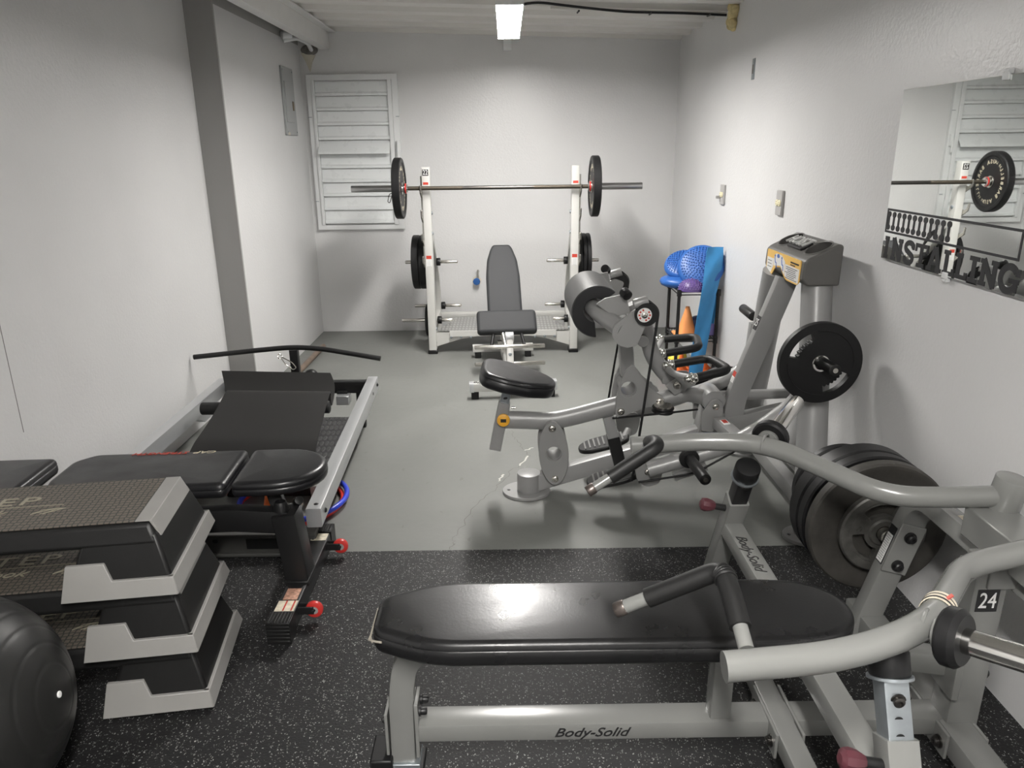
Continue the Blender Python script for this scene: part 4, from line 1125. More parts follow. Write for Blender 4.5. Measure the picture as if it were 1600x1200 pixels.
# roller frame
obj('roller_bar', MB().tube([mp(.474, -.338, .882), mp(.362, -.20, .945), mp(.362, .20, .945), mp(.474, .338, .882)], .037, 24, [.09, .09], up=Z), SILVER, hm, angle=50)
obj('roller_cross_tube', MB().tube([mp(.50, -.35, .86), mp(.50, .35, .86)], .035, 20), SILVER, hm)
o = ellipse(.112, .112, 40, (.382, .932), R(48), R(268))+ellipse(.050, .050, 26, (.372, .940), R(268), R(48))
o = roundpoly(o, .004, 1)
obj('roller_pad', MB().prism(o, mp(0, 0, 0), X, Z, .40), ROLLERV, hm, bevel=.010, angle=50, segs=3)
o2 = ellipse(.108, .108, 40, (.382, .932), R(49), R(267))+ellipse(.052, .052, 26, (.372, .940), R(267), R(49))
for s in (-1, 1): obj('pad_end', MB().prism(o2, mp(0, s*.2015, 0), X, Z, .006), VINYL, hm, bevel=.002)
disc = [(956, 516), (960, 508), (988, 486), (999, 481), (1017, 488), (1012, 503), (1001, 527), (995, 540), (981, 544), (966, 540), (957, 527)]
do = roundpoly(outl(disc, 2.945), .012, 4)
pu = at(1006, 491, y=2.93)
for s in (-1, 1):
    dp = obj('pulley_plate', plate_xz(MB(), do, ym+s*.352, .012), SILVERDK, hm, bevel=.002)
    obj('gusset', MB().prism([(p.x, p.z) for p in (at(931, 474, y=3.03), at(945, 465, y=3.03), at(977, 458, y=3.03), at(984, 488, y=3.03), at(958, 494, y=3.03))], (0, ym+s*.28, 0), X, Z, .012), SILVERDK, hm, bevel=.002)
    pw = obj('pulley', MB().lathe([(0, -.012), (.046, -.012), (.047, -.009), (.040, 0), (.047, .009), (.046, .012), (0, .012)], (pu.x+.010, ym+s*.372, pu.z), Y, 36), BLACKPL, hm)
    obj('pulley_cover', MB().cyl((pu.x, ym+s*.384, pu.z), (pu.x, ym+s*.389, pu.z), .029, 28).cyl((pu.x, ym+s*.358, pu.z), (pu.x, ym+s*.386, pu.z), .012, 16), LBLWHITE, pw)
    mb = MB()
    for k in range(10):
        a = 2*math.pi*k/10
        if k in (2, 7): continue
        mb.box((pu.x+.021*math.cos(a), ym+s*.3895, pu.z+.021*math.sin(a)), (.007, .002, .007), Matrix.Rotation(-a, 3, 'Y'))
    obj('warning_print', mb, REDL, pw)
    mb = MB(); bolt(mb, (pu.x, ym+s*.389, pu.z), (0, s, 0), .010, .008)
    obj('bolt', mb, STEEL, pw)
    cc = at(1000, 470, y=2.95)
    obj('clamp', MB().cyl((cc.x-.028, ym+s*.36, cc.z-.012), (cc.x+.030, ym+s*.36, cc.z+.004), .020, 20, .002), SILVER, hm)
    obj('bump_stop', MB().cyl((cc.x-.045, ym+s*.33, cc.z+.015), (cc.x-.060, ym+s*.30, cc.z+.030), .021, 18, .003), RUBBER, hm)
    c0 = V((pu.x+.006, ym+s*.375, pu.z+.050)); 
    obj('cable', MB().tube([V((cc.x+.02, ym+s*.36, cc.z+.006)), V((pu.x+.020, ym+s*.372, pu.z+.052)), V((pu.x+.058, ym+s*.375, pu.z+.020)), V((pu.x+.050, ym+s*.38, pu.z-.06)), V((pu.x-.005, ym+s*.415, .455)), V((pu.x-.03, ym+s*.42, .25))], .0055, 10, .035), RUBBER, hm)
# curved riser to the handles, with diamond bracket
obj('handle_riser', MB().tube([mp(.565, 0, .93), mp(.632, 0, .80), mp(.655, 0, .69), mp(.715, 0, .60), mp(.815, 0, .520)], .036, 24, .09), SILVER, hm, angle=50)
obj('riser_hub', MB().cyl(mp(.605, -.065, .765), mp(.605, .065, .765), .026, 22, .003), SILVER, hm)
br = [(1039, 602), (1059, 590), (1081, 589), (1088, 595), (1086, 602), (1070, 608), (1054, 618)]
bo_ = roundpoly(outl(br, ym-.052), .006, 2)
for s in (-1, 1):
    bk = obj('handle_bracket', plate_xz(MB(), bo_, ym+s*.050, .012), SILVERDK, hm, bevel=.002)
    p = at(1058, 602, y=ym-.055); mb = MB(); bolt(mb, (p.x, ym+s*.056, p.z), (0, s, 0), .014, .010)
    obj('bolt', mb, STEEL, bk)
obj('handle_yoke', MB().tube([mp(.775, -.33, .672), mp(.72, -.20, .650), mp(.715, 0, .640), mp(.72, .20, .650), mp(.775, .33, .672)], .015, 16, .1).box(mp(.74, 0, .60), (.06, .07, .09)), SILVERDK, hm)
for s in (-1, 1):
    hi, hie, hoe, ho = mp(.742, s*.093, .667), mp(.900, s*.090, .692), mp(.935, s*.292, .695), mp(.785, s*.328, .675)
    hg = obj('grip_handle', MB().tube([hi, hie, hoe, ho], .019, 20, .05), FOAM, hm, angle=50)
    for p, q_ in ((hi, hie), (ho, hoe)):
        d = (q_-p).normalized(); mb = MB()
        mb.sphere(p-d*.008, .021, 16, 10); mb.sphere(p-d*.034, .017, 16, 10); mb.cyl(p-d*.05, p+d*.012, .013, 16)
        for k in range(6):
            a = k*math.pi/3; _, u_, v_ = frame_from(d)
            mb.sphere(p-d*.020+(u_*math.cos(a)+v_*math.sin(a))*.019, .0075, 10, 6)
        obj('ball_joint', mb, CHROME, hg)
# rear tube and pivot housing
obj('link_tube', MB().tube([mp(.69, 0, .465), mp(.80, 0, .492), mp(.86, 0, .490), mp(.97, 0, .462)], .036, 24, .08, up=Z), SILVER, hm, angle=50)
obj('pivot_housing', MB().cyl(mp(.945, -.065, .475), mp(.945, .065, .475), .052, 32, .004), SILVER, hm)
ph = [(1096, 656), (1097, 646), (1108, 632), (1113, 626), (1122, 624), (1129, 629), (1131, 641), (1127, 665), (1113, 676), (1096, 674)]
pho = roundpoly(outl(ph, ym-.088), .008, 3)
for s in (-1, 1):
    pp = obj('pivot_plate', plate_xz(MB(), pho, ym+s*.078, .012), SILVERDK, hm, bevel=.002)
    p = at(1119, 636, y=ym-.088); mb = MB(); bolt(mb, (p.x, ym+s*.084, p.z), (0, s, 0), .012, .009)
    obj('bolt', mb, STEEL, pp)
sb = obj('side_bracket', MB().rtube([mp(.965, -.09, .385), mp(1.02, -.30, .355)], .05, .062, up=Z), SILVER, hm, angle=30)
obj('side_bracket', MB().rtube([mp(.965, .09, .385), mp(1.02, .30, .355)], .05, .062, up=Z), SILVER, hm, angle=30)
obj('caution_label', card(MB(), mp(.978, -.14, .4032), (.05, -.2, -.03), X, .045, .032), LBLWHITE, sb)
obj('caution_label', card(MB(), mp(.978, -.135, .4048), (.05, -.2, -.03), X, .028, .022), REDL, sb)
obj('pivot_base', MB().rtube([mp(.93, 0, .30), mp(.955, 0, .42)], .10, .10, up=X), SILVERDK, hm, angle=30)
# tower: leaning front leg, cross tube, splayed round columns, console
leg = obj('front_leg', MB().rtube([mp(1.055, 0, .30), mp(1.055, 0, .46), mp(1.225, 0, .965), mp(1.245, 0, 1.03)], .092, .052, up=X, rad=.008, fil=.07), SILVER, hm, angle=30)
ld = (V((1.225, 0, .965))-V((1.055, 0, .46))).normalized(); lf = V((-ld.z, 0, ld.x))
def on_leg(k): return mp(1.055, 0, .46)+(ld*k)+lf*.0465
obj('number_sticker', card(MB(), on_leg(.375), -Y, ld, .040, .066), INKBLACK, leg)
text('number_lettering', '25', .048, on_leg(.375)+lf*.0016, -Y, ld, LBLWHITE, leg, wide=.8)
obj('warning_label', card(MB(), on_leg(.105), -Y, ld, .036, .052), LBLWHITE, leg)
obj('warning_label', card(MB(), on_leg(.120)+lf*.0007, -Y, ld, .036, .024), REDL, leg)
mb = MB()
for k in range(4): card(mb, on_leg(.101-.007*k)+lf*.0014, -Y, ld, .024, .0025)
obj('print', mb, INKGREY, leg)
obj('cross_tube', MB().tube([mp(.96, .035, .470), mp(1.38, .035, .480)], .024, 20), SILVER, hm)
for s in (-1, 1):
    b0, b1 = mp(1.272, s*.470, .012), mp(1.318 if s < 0 else 1.255, s*.155, 1.04)
    obj('column', MB().cyl(b0, b1, .063, 40), SILVER, hm)
    obj('column_foot', MB().prism([(p.x*.10, p.y*.085) for p in ellipse(1, 1, 32)], mp(1.262, s*.475, .008), X, Y, .016, [ellipse(.008, .008, 10, (-.075, 0))]), SILVER, hm, bevel=.002)
obj('base_cross', MB().rtube([mp(1.285, -.44, .11), mp(1.285, .44, .11)], .07, .06), SILVERDK, hm)
obj('tower_tail', MB().rtube([mp(1.0, 0, .335), mp(1.30, 0, .40)], .08, .06, up=Z), SILVERDK, hm)
# console with cup holders, placard and raised lettering
cA = dict(x0=1.228, x1=1.385, z0=1.020, z1=1.142, z2=1.212)
obj_c = MB()
w0 = .245
prof = roundpoly([(1.222, 1.062), (1.245, 1.036), (1.380, 1.036), (1.382, 1.202), (1.362, 1.210), (1.240, 1.150), (1.226, 1.136)], .010, 3)
obj_c.prism(prof, mp(0, 0, 0), X, Z, w0*2-.02)
con = obj('console', obj_c, HEADPL, hm, bevel=.014, angle=45, segs=3)
td = V((1.370-1.240, 0, 1.214-1.150)).normalized(); tn = V((-td.z, 0, td.x))
def carve(o, cutter):
    """cut a shape out of a finished mesh"""
    me = bpy.data.meshes.new('cutter'); bmesh.ops.recalc_face_normals(cutter.bm, faces=cutter.bm.faces); cutter.bm.to_mesh(me); cutter.bm.free()
    me.transform(Matrix.Translation(-WL[hm])); c = bpy.data.objects.new('cutter', me); COL.objects.link(c)
    c.location = WL[hm]
    md = o.modifiers.new('cut', 'BOOLEAN'); md.operation = 'DIFFERENCE'; md.object = c; md.solver = 'EXACT'
    bpy.context.view_layer.update()
    dg = bpy.context.evaluated_depsgraph_get(); new = bpy.data.meshes.new_from_object(o.evaluated_get(dg))
    o.modifiers.clear(); old = o.data; o.data = new
    bpy.data.objects.remove(c)
for s in (-1, 1):
    cc = mp(1.308, s*.158, 1.1835)
    ell = [(p.x, p.y) for p in ellipse(.056, .066, 40)]
    carve(con, MB().prism(ell, cc-tn*.02, td, Y, .10))
    cup = obj('cup_holder', MB().sweep([(.004*math.cos(2*math.pi*i/8), .004*math.sin(2*math.pi*i/8)) for i in range(8)], [cc+td*.0575*math.cos(2*math.pi*i/40)+Y*.0675*math.sin(2*math.pi*i/40) for i in range(41)], caps=False), HEADPL, hm)
obj('badge', MB().prism(roundpoly([(-.070, -.040), (.095, -.040), (.11, -.01), (.095, .020), (-.07, .020), (-.09, -.01)], .006, 2), mp(1.300, .012, 1.1795)+tn*.005, -Y, td, .012), BLACKPL, con, bevel=.002)
text('lettering', 'HOIST', .080, mp(1.300, .020, 1.1795)+tn*.0145, -Y, td, LETGREY, con, shear=.25, extrude=.004, wide=.95)
# placard on the user's side
fx = 1.2215
po = roundpoly([(-.205, -.095), (-.02, -.115) if False else (-.165, -.112), (-.13, -.112), (-.085, -.07), (-.02, -.06), (.03, -.095), (.06, -.105), (.185, -.105), (.205, -.09), (.205, .0), (-.205, .0)], .010, 3)
pm = MB().prism(po, (fx+.0025, ym, 1.138), -Y, V((.02, 0, 1)), .004)
plc = obj('placard', pm, LBLYEL, con)
mb = MB()
mb.prism([(-.197, -.088), (-.165, -.100), (-.14, -.100), (-.115, -.07), (-.115, -.035), (-.197, -.035)], (fx, ym, 1.138), -Y, Z, .003)
mb.prism([(.035, -.088), (.065, -.098), (.195, -.098), (.197, -.038), (.035, -.038)], (fx, ym, 1.138), -Y, Z, .003)
mb.prism(roundpoly([(-.11, -.066), (-.02, -.054), (.03, -.088), (.03, -.03), (-.02, -.008), (-.09, -.008), (-.11, -.03)], .01, 3), (fx, ym, 1.138), -Y, Z, .0034)
obj('placard_panel', mb, LBLWHITE, plc)
mb = MB()
for k in range(7): mb.box((fx-.0016, ym-.115+.01*(k % 2), 1.092-.0078*k), (.002, .13-.02*(k % 3), .0022))
lm = MB()
for k in range(3): lm.box((fx-.0016, ym+.16, 1.090-.014*k), (.002, .05, .0022))
mb.box((fx-.0006, ym-.14, 1.117), (.003, .09, .006)); mb.box((fx-.0006, ym-.12, 1.106), (.003, .05, .004))
obj('print', mb, INKBLACK, plc)
obj('print', lm, INKBLACK, plc)
mb = MB().prism(ellipse(.016, .009, 20), (fx-.001, ym+.055, 1.122), -Y, Z, .003)
for dy in (.085, .0):
    mb.prism(stroke([(-.012, .02), (-.004, 0), (.010, -.004), (.012, -.026)], .007), (fx-.001, ym+dy, 1.092), -Y, Z, .003)
    mb.prism(ellipse(.006, .006, 12, (-.010, .027)), (fx-.001, ym+dy, 1.092), -Y, Z, .003)
obj('figure_print', mb, INKBLUE, plc)
# weight arms, pedals, pegs, both sides
for s in (-1, 1):
    far = s > 0
    obj('weight_arm', MB().tube([mp(.60, s*.335, .262), mp(.77, s*.345, .318), mp(.93, s*.350, .372), mp(1.08 if far else 1.06, s*.360, .42 if far else .452), mp(1.245 if far else 1.20, s*.385, .52 if far else .585), mp(1.262 if far else 1.250, s*.40, .735)], .034, 24, .08), SILVER, hm, angle=50)
    hb = roundpoly([(-.062, .045), (.05, .060), (.072, .020), (.055, -.060), (.0, -.078), (-.045, -.045)], .02, 4)
    hp_ = obj('pedal_hinge', MB().prism(hb, mp(.605, s*.30, .240), X, Z, .012), SILVERDK, hm, bevel=.002)
    mb = MB(); bolt(mb, mp(.605, s*.306, .238), (0, s, 0), .011, .009)
    obj('bolt', mb, STEEL, hp_)
    pc = mp(.478, s*.200, .172)
    pu_ = V((.13, 0, .035)).normalized(); pv_ = Y
    pn = pu_.cross(pv_)
    ped = obj('pedal', MB().prism(roundpoly([(-.135, -.035), (-.09, -.075), (.05, -.085), (.125, -.05), (.135, .03), (.07, .075), (-.08, .07), (-.13, .03)], .03, 4), pc, pu_, pv_, .022), BLACKPL, hm, bevel=.006)
    mb = MB()
    for k in range(-4, 5): mb.box(pc+pu_*(.024*k)+pn*.013, (.008, .10, .005), Matrix((pu_, pv_, pn)).transposed())
    obj('tread', mb, mat('pedal_tread_grey', (.16, .16, .155), .5), ped)
    obj('pedal_arm', MB().tube([pc+pu_*.10-pn*.012, mp(.61, s*.24, .225)], .020, 14), SILVERDK, hm)
    sp0 = mp(.762, s*.365, .335)
    pg = obj('storage_peg', MB().cyl(sp0, sp0+V((.01, s*.255, .008)), .0235, 24, .004), BLACKPL, hm)
    obj('peg_collar', MB().cyl(sp0+V((0, s*.010, 0)), sp0+V((0, s*.035, 0)), .042, 28, .004), BLACKPL, pg)
    obj('peg_bolt', MB().cyl(sp0+V((.01, s*.254, .008)), sp0+V((.01, s*.258, .008)), .010, 14), STEEL, pg)
    wp0 = mp(1.245, s*.395, .770)
    wp = obj('weight_peg', MB().cyl(wp0, wp0+V((.004, s*.185, .004)), .0235, 28, .004), BLACKPL, hm)
    obj('peg_bolt', MB().cyl(wp0+V((.004, s*.184, .004)), wp0+V((.004, s*.188, .004)), .010, 14), STEEL, wp)
    if not far: obj('peg_plate', MB().cyl(wp0+V((0, s*.012, 0)), wp0+V((0, s*.030, 0)), .045, 28, .003), SILVERDK, hm)
# pedal post between the pedals
q0, q1 = mp(.465, 0, .395), mp(.535, 0, .12)
obj('pedal_post', MB().rtube([q0, q0*.55+q1*.45], .052, .070, up=X, rad=.006), SILVER, hm, angle=30)
obj('pedal_post_sleeve', MB().rtube([q0*.62+q1*.38, q1], .058, .076, up=X, rad=.006), BLACKP, hm, angle=30)
fp = at(1036, 636, y=ym-.13)
obj('flat_pulley', MB().lathe([(0, -.012), (.048, -.012), (.050, -.009), (.043, 0), (.050, .009), (.048, .012), (0, .012)], (fp.x, ym-.13, fp.z-.010), (.05, -.05, 1), 32), BLACKPL, hm)
obj('pulley_washer', MB().cyl((fp.x, ym-.13, fp.z+.002), (fp.x, ym-.13, fp.z+.010), .042, 28), STEEL, hm)
obj('drive_cable', MB().tube([mp(.48, -.06, .40), (fp.x, ym-.185, fp.z-.01), mp(.86, -.10, .452)], .005, 8, .04), RUBBER, hm)
obj('lower_cable', MB().tube([mp(.56, -.34, .205), mp(.80, -.345, .245), mp(1.10, -.30, .40)], .005, 8, .05), RUBBER, hm)
obj('cable_bar', MB().rtube([mp(.72, -.31, .215), mp(.86, -.305, .262)], .035, .03, up=Z), SILVERDK, hm)

# plate on the machine's near peg: rubber coated grip plate
gp = [arcslot(.094, .132, R(-70), R(-12), 14, .006), arcslot(.094, .132, R(100), R(158), 14, .006)]
rp = MB().prism(ellipse(.166, .166, 64), (0, 0, 0), X, Y, .030, [ellipse(.0255, .0255, 28)]+gp)
rub = tag(obj('grip_plate', rp, RUBBER, None, bevel=.005, angle=30, origin=(0, 0, 0)), 'black rubber grip plate on the near peg of the silver machine', 'weight plate')
mb = MB().lathe([(.0256, .012), (.033, .012), (.035, .017), (.033, .020), (.0256, .020), (.0256, .012)], (0, 0, 0), Z, 32)
obj('steel_ring', mb, CHROME, rub)
mb = MB()
for a0, a1 in ((R(0), R(96)), (R(170), R(282))):
    mb.sweep([(.003*math.cos(2*math.pi*i/8), .003*math.sin(2*math.pi*i/8)) for i in range(8)], [V((.132*math.cos(a0+(a1-a0)*i/20), .132*math.sin(a0+(a1-a0)*i/20), .0142)) for i in range(21)])
obj('rim_ridge', mb, RUBBER, rub)
rub.matrix_world = axis_matrix((1.246, 2.862, .766), (0, -1, 0), R(90)); WL[rub] = V((1.246, 2.862, .766))
# two more plates on the far storage side
p6 = bumper('bumper_plate', .185, .030, 'x', m=RUBBER)
place(p6, True, (1.30, 4.08, .186), (-.25, -1, .06), 'black plate leaning by the right wall behind the silver machine, nearer one')
place(p6, False, (1.27, 4.16, .186), (-.25, -1, .06), 'black plate leaning by the right wall behind the silver machine, farther one')

# ================================================================== AEROBIC STEPS (left foreground)
def make_step(label):
    t = thing('aerobic_step', label, 'aerobic step', (0, 0, 0), 'stack of aerobic steps')
    Ln = .90
    mb = MB()
    # deck with sloping rim
    def ring(z, ex, ey, x_in): return [(-Ln+ex, -ey, z), (-ex, -ey, z), (-ex, ey, z), (-Ln+ex, ey, z)]
    b = [(-Ln+.038, -.178, .135), (-.038, -.178, .135), (-.038, .178, .135), (-Ln+.038, .178, .135)]
    tp = [(-Ln+.062, -.152, .2), (-.062, -.152, .2), (-.062, .152, .2), (-Ln+.062, .152, .2)]
    mb.hull8(b, tp)
    obj('deck', mb, BLACKPL, t, bevel=.016, segs=3)
    for e in (0, 1):
        fx = (lambda x: x) if e == 0 else (lambda x: -Ln-x)
        bt = [(fx(-.300), -.214, .002), (fx(-.002), -.214, .002), (fx(-.002), .214, .002), (fx(-.300), .214, .002)]
        tt = [(fx(-.245), -.164, .170), (fx(-.048), -.164, .170), (fx(-.048), .164, .170), (fx(-.245), .164, .170)]
        obj('leg_block', MB().hull8(bt, tt), BLACKPL, t, bevel=.010)
        m2 = MB()
        sl = (.214-.164)/.168
        for s in (-1, 1):
            # low band along the side, tall pad at its inner end
            o = [(-.308, 0), (.004, 0), (-.006, .050), (-.170, .050), (-.190, .098), (-.292, .098)]
            mtx = MB().prism([(fx(p[0]), p[1]) for p in o], (0, 0, 0), X, Z, .012)
            for v_ in mtx.bm.verts: v_.co.y += s*(.218-v_.co.z*sl)
            me = bpy.data.meshes.new('tmp'); bmesh.ops.recalc_face_normals(mtx.bm, faces=mtx.bm.faces); mtx.bm.to_mesh(me); mtx.bm.free()
            m2.mesh(me, Matrix.Identity(4)); bpy.data.meshes.remove(me)
        m2.hull8([(fx(-.012), -.222, 0), (fx(.006), -.222, 0), (fx(.006), .222, 0), (fx(-.012), .222, 0)], [(fx(-.024), -.207, .05), (fx(-.006), -.207, .05), (fx(-.006), .207, .05), (fx(-.024), .207, .05)])
        obj('foot_band', m2, GREYPL, t, bevel=.002)
        tm = MB().prism([(fx(p[0]), p[1]) for p in [(-.105, .1995), (-.105, .2026), (-.0605, .2026), (-.0385, .152), (-.046, .152), (-.066, .1985)]], (0, 0, 0), X, Z, .300)
        obj('end_trim', tm, ALU if False else GREYPL, t, bevel=.002)
    obj('tread_mat', MB().box((-Ln/2, 0, .2005), (Ln-.20, .298, .004)), HEXM, t, bevel=.001)
    text('lettering', 'STEP', .074, (-.560, .032, .2032), X, Y, INKSTEP, t, wide=1.5, space=1.15)
    obj('print_line', MB().box((-.55, -.005, .2030), (.40, .0025, .001)), INKSTEP, t)
    text('lettering', 'Reebok', .052, (-.60, -.042, .2032), X, Y, INKSTEP, t, shear=.3, wide=1.25)
    mb = MB()
    for k in (0, 1): mb.prism(stroke([(-.395+.01*k, -.060), (-.36, -.045+.01*k), (-.335, -.03), (-.36, -.028), (-.395, -.045+.01*k), (-.42, -.058)], .003), (0, 0, .2030), X, Y, .001+.0002*k)
    obj('print_mark', mb, INKSTEP, t)
    return t
s0 = make_step('black aerobic step at the bottom of the stack of three, on the floor')
MS = lambda dx, dy, z, a: Matrix.Translation((-.930+dx, 2.063+dy, z)) @ Matrix.Rotation(R(a), 4, 'Z')
s0.matrix_world = MS(0, 0, .012, 8.0)
dup(s0, MS(-.022, .002, .206, 8.0), 'black aerobic step in the middle of the stack of three')
dup(s0, MS(-.050, .004, .400, 7.6), 'black aerobic step on top of the stack of three, with grey end trim')

# exercise ball
bc, brad = V((-1.385, 1.462, .312)), .300
vd = None
dv = at(92, 1085, z=.5)-V((0, 0, CAM_H)); dv.normalize()
oc = V((0, 0, CAM_H))-bc
bq = 2*dv.dot(oc); cq = oc.dot(oc)-brad**2
tq = (-bq-math.sqrt(max(0, bq*bq-4*cq)))/2
va = (V((0, 0, CAM_H))+dv*tq-bc).normalized()
prof = []
N_ = 220
for i in range(N_+1):
    a = math.pi*i/N_
    gr = 0
    for kk in range(1, 17):
        c_a = R(5+kk*10.0)
        dd_ = abs(a-c_a)
        if dd_ < .016: gr = -.0013*(1-(dd_/.016)**2)
    prof.append(((brad+gr)*math.sin(a), -(brad+gr)*math.cos(a)))
ball = tag(obj('exercise_ball', MB().lathe(prof, bc, -va, 72), BALLV, angle=60), 'big charcoal exercise ball beside the aerobic steps', 'exercise ball')
obj('valve_plug', MB().cyl(bc+va*(brad-.004), bc+va*(brad+.003), .008, 18, .001), LBLWHITE, ball)

# ================================================================== FLAT BENCH behind the steps
ub = thing('utility_bench', 'black adjustable weight bench with rounded seat behind the aerobic steps', 'weight bench', (-1.2, 2.55, 0))
zt = .472
by0 = 2.585
rot = R(3)
ux, uy = V((math.cos(rot), math.sin(rot), 0)), V((-math.sin(rot), math.cos(rot), 0))
bo = V((-1.005, by0, 0))
so = [V((0, -.165)), V((.135, -.165))]+[V((.135+.180*math.sin(math.pi*k/14), -.165*math.cos(math.pi*k/14))) for k in range(1, 14)]+[V((.135, .165)), V((0, .165))]
obj('seat', MB().pad(roundpoly(so, [.03, 0]+[0]*13+[0, .03], 5), bo+Z*zt, ux, uy, .060, .020, .006), VINYL, ub, angle=50)
bk = obj('back_pad', MB().pad(roundpoly([(-.60, -.165), (-.016, -.165), (-.016, .165), (-.60, .165), (-.665, .10), (-.665, -.10)], .03, 5), bo+Z*zt, ux, uy, .060, .018, .006), VINYL, ub, angle=50)
text('lettering', 'CAP', .030, bo+ux*(-.175)+uy*.138+Z*(zt+.0042), -ux, -uy, INKCREAM, bk, shear=.3, wide=1.5)
text('lettering', 'STRENGTH', .030, bo+ux*(-.345)+uy*.138+Z*(zt+.0044), -ux, -uy, REDL, bk, shear=.3, wide=1.4)
obj('head_pad', MB().pad(roundpoly([(-.235, -.15), (0, -.15), (0, .15), (-.235, .15)], .03, 5), V((-1.605, 2.330, .560)), ux, uy, .060, .018, .006), VINYL, ub, angle=50)
obj('pad_frame', MB().rtube([bo+ux*(-.62)+uy*.03+Z*.400, bo+ux*.10+uy*.03+Z*.400], .020, .05, up=Z), BLACKP, ub)
obj('head_frame', MB().rtube([V((-1.80, 2.40, .40)), V((-1.72, 2.36, .49))], .05, .08, up=Z), BLACKP, ub)
obj('main_beam', MB().rtube([V((-1.78, 2.40, .325)), V((-1.0, 2.455, .322)), V((-.812, 2.462, .306))], .088, .055, up=Z, rad=.006), BLACKP, ub, angle=30)
obj('front_post', MB().rtube([V((-.818, 2.462, .345)), V((-.800, 2.462, .19)), V((-.790, 2.462, .06))], .085, .10, up=X, rad=.006, fil=.05), BLACKP, ub, angle=30)
obj('post_joint', MB().box((-.79, 2.462, .075), (.086, .12, .02)), BLACKP, ub, bevel=.003)
obj('rubber_bumper', MB().lathe([(0, 0), (.027, 0), (.023, .030), (.018, .036), (.006, .036), (.005, .030), (0, .030)], (-.832, 2.452, .352), Z, 22), RUBBER, ub)
obj('bolt_cap', MB().cyl((-.795, 2.52, .350), (-.778, 2.50, .368), .017, 16, .003), BLACKPL, ub)
obj('seat_post', MB().rtube([V((-.86, 2.52, .33)), V((-.90, 2.57, .41))], .05, .05, up=X), BLACKP, ub)
fb = obj('front_foot', MB().rtube([(-.788, 2.18, .042), (-.788, 2.82, .042)], .068, .074, up=Z, rad=.006), BLACKP, ub, angle=30)
for s, yy in ((-1, 2.185), (1, 2.815)):
    cap = MB().box((-.788, yy, .042), (.082, .07, .084))
    for k in range(7): cap.box((-.788-.033+.011*k, yy, .0845), (.005, .066, .004))
    for k in range(5): cap.box((-.788, yy+s*.036, .014+.014*k), (.078, .004, .006))
    obj('ribbed_cap', cap, BLACKPL, ub, bevel=.002)
obj('rear_foot', MB().rtube([(-1.72, 2.22, .04), (-1.72, 2.74, .04)], .066, .066, up=Z), BLACKP, ub, angle=30)
obj('rear_post', MB().rtube([V((-1.72, 2.41, .05)), V((-1.74, 2.42, .34))], .06, .06, up=X), BLACKP, ub, angle=30)
obj('warning_label', card(MB(), (-.789, 2.262, .0765), X, Y, .068, .062), LBLCREAM, fb)
mb = MB()
for dx in (-.004, .024): card(mb, (-.789+dx, 2.262, .0779), X, Y, .005, .058)
obj('label_stripe', mb, REDL, fb)
obj('warning_label', card(MB(), (-.787, 2.335, .0765), X, Y, .050, .070), mat('rust_red_label', (.50, .28, .20), .6, var=.4, vscale=90), fb)
obj('warning_label', card(MB(), (-.787, 2.748, .0765), X, Y, .062, .055), LBLCREAM, fb)
card_k = card(MB(), (-.81, 2.748, .0779), X, Y, .010, .050); obj('print', card_k, INKBLACK, fb)
for yy in (2.285, 2.725):
    wr = obj('wheel_bracket', MB().box((-.735, yy-.013, .050), (.075, .005, .030)).box((-.735, yy+.013, .050), (.075, .005, .030)).cyl((-.700, yy-.018, .048), (-.700, yy+.018, .048), .006, 12), BLACKP, ub, bevel=.002)
    wl_ = obj('wheel', MB().lathe([(.012, -.010), (.024, -.010), (.030, -.007), (.0315, 0), (.030, .007), (.024, .010), (.012, .010), (.012, -.010)], (-.698, yy, .048), Y, 32), RED, ub)
    obj('wheel_core', MB().lathe([(.006, -.0105), (.015, -.0105), (.015, .0105), (.006, .0105), (.006, -.0105)], (-.698, yy, .048), Y, 24), GREYPL, wl_)

# ================================================================== RAIL FRAME along the left wall
rf = thing('cable_row_frame', 'low silver railed frame with dark tread plate along the left wall', 'exercise machine', (-1.25, 3.4, 0))
for nm, a, b in (('right', (-.748, 2.56), (-.812, 4.28)), ('left', (-1.690, 2.56), (-1.706, 4.28))):
    p0, p1 = V((a[0], a[1], .262)), V((b[0], b[1], .262))
    rl = obj('side_rail', MB().rtube([p0, p1], .078, .058, up=Z, rad=.004), ALU, rf, angle=30)
    s = 1 if nm == 'right' else -1
    mb = MB()
    for yy in (4.22, 4.05): bolt(mb, (p1.x+s*.030+(.0), yy, .268), (s, 0, 0), .010, .010)
    bolt(mb, (p0.x+.002, 2.60, .3008), Z, .007, .003); bolt(mb, (p0.x+s*.030, 2.62, .265), (s, 0, 0), .008, .006)
    obj('bolt', mb, BLACKP, rl)
    obj('rail_gusset', MB().prism([(3.78, .223), (4.08, .223), (4.02, .165), (3.90, .165)], (p1.x, 0, 0), Y, Z, .04), ALU, rf, bevel=.003)
    for yy, dx in ((2.70, .13), (4.235, .075)): obj('leg', MB().rtube([(p0.x+(p1.x-p0.x)*(yy-2.56)/1.72-s*dx, yy, .0), (p0.x+(p1.x-p0.x)*(yy-2.56)/1.72-s*dx, yy, .10 if yy < 3 else .24)], .045, .045, up=X), BLACKP, rf)
obj('far_cross_bar', MB().rtube([(-1.68, 4.235, .255), (-.835, 4.235, .255)], .07, .055, up=Z, rad=.004), BLACKP, rf, angle=30)
obj('near_cross_bar', MB().box((-1.22, 2.765, .056), (.84, .07, .088)).box((-1.22, 2.765, .010), (.86, .09, .018)), mat('dark_grey_frame_plastic', (.075, .074, .070), .5), rf, bevel=.006)
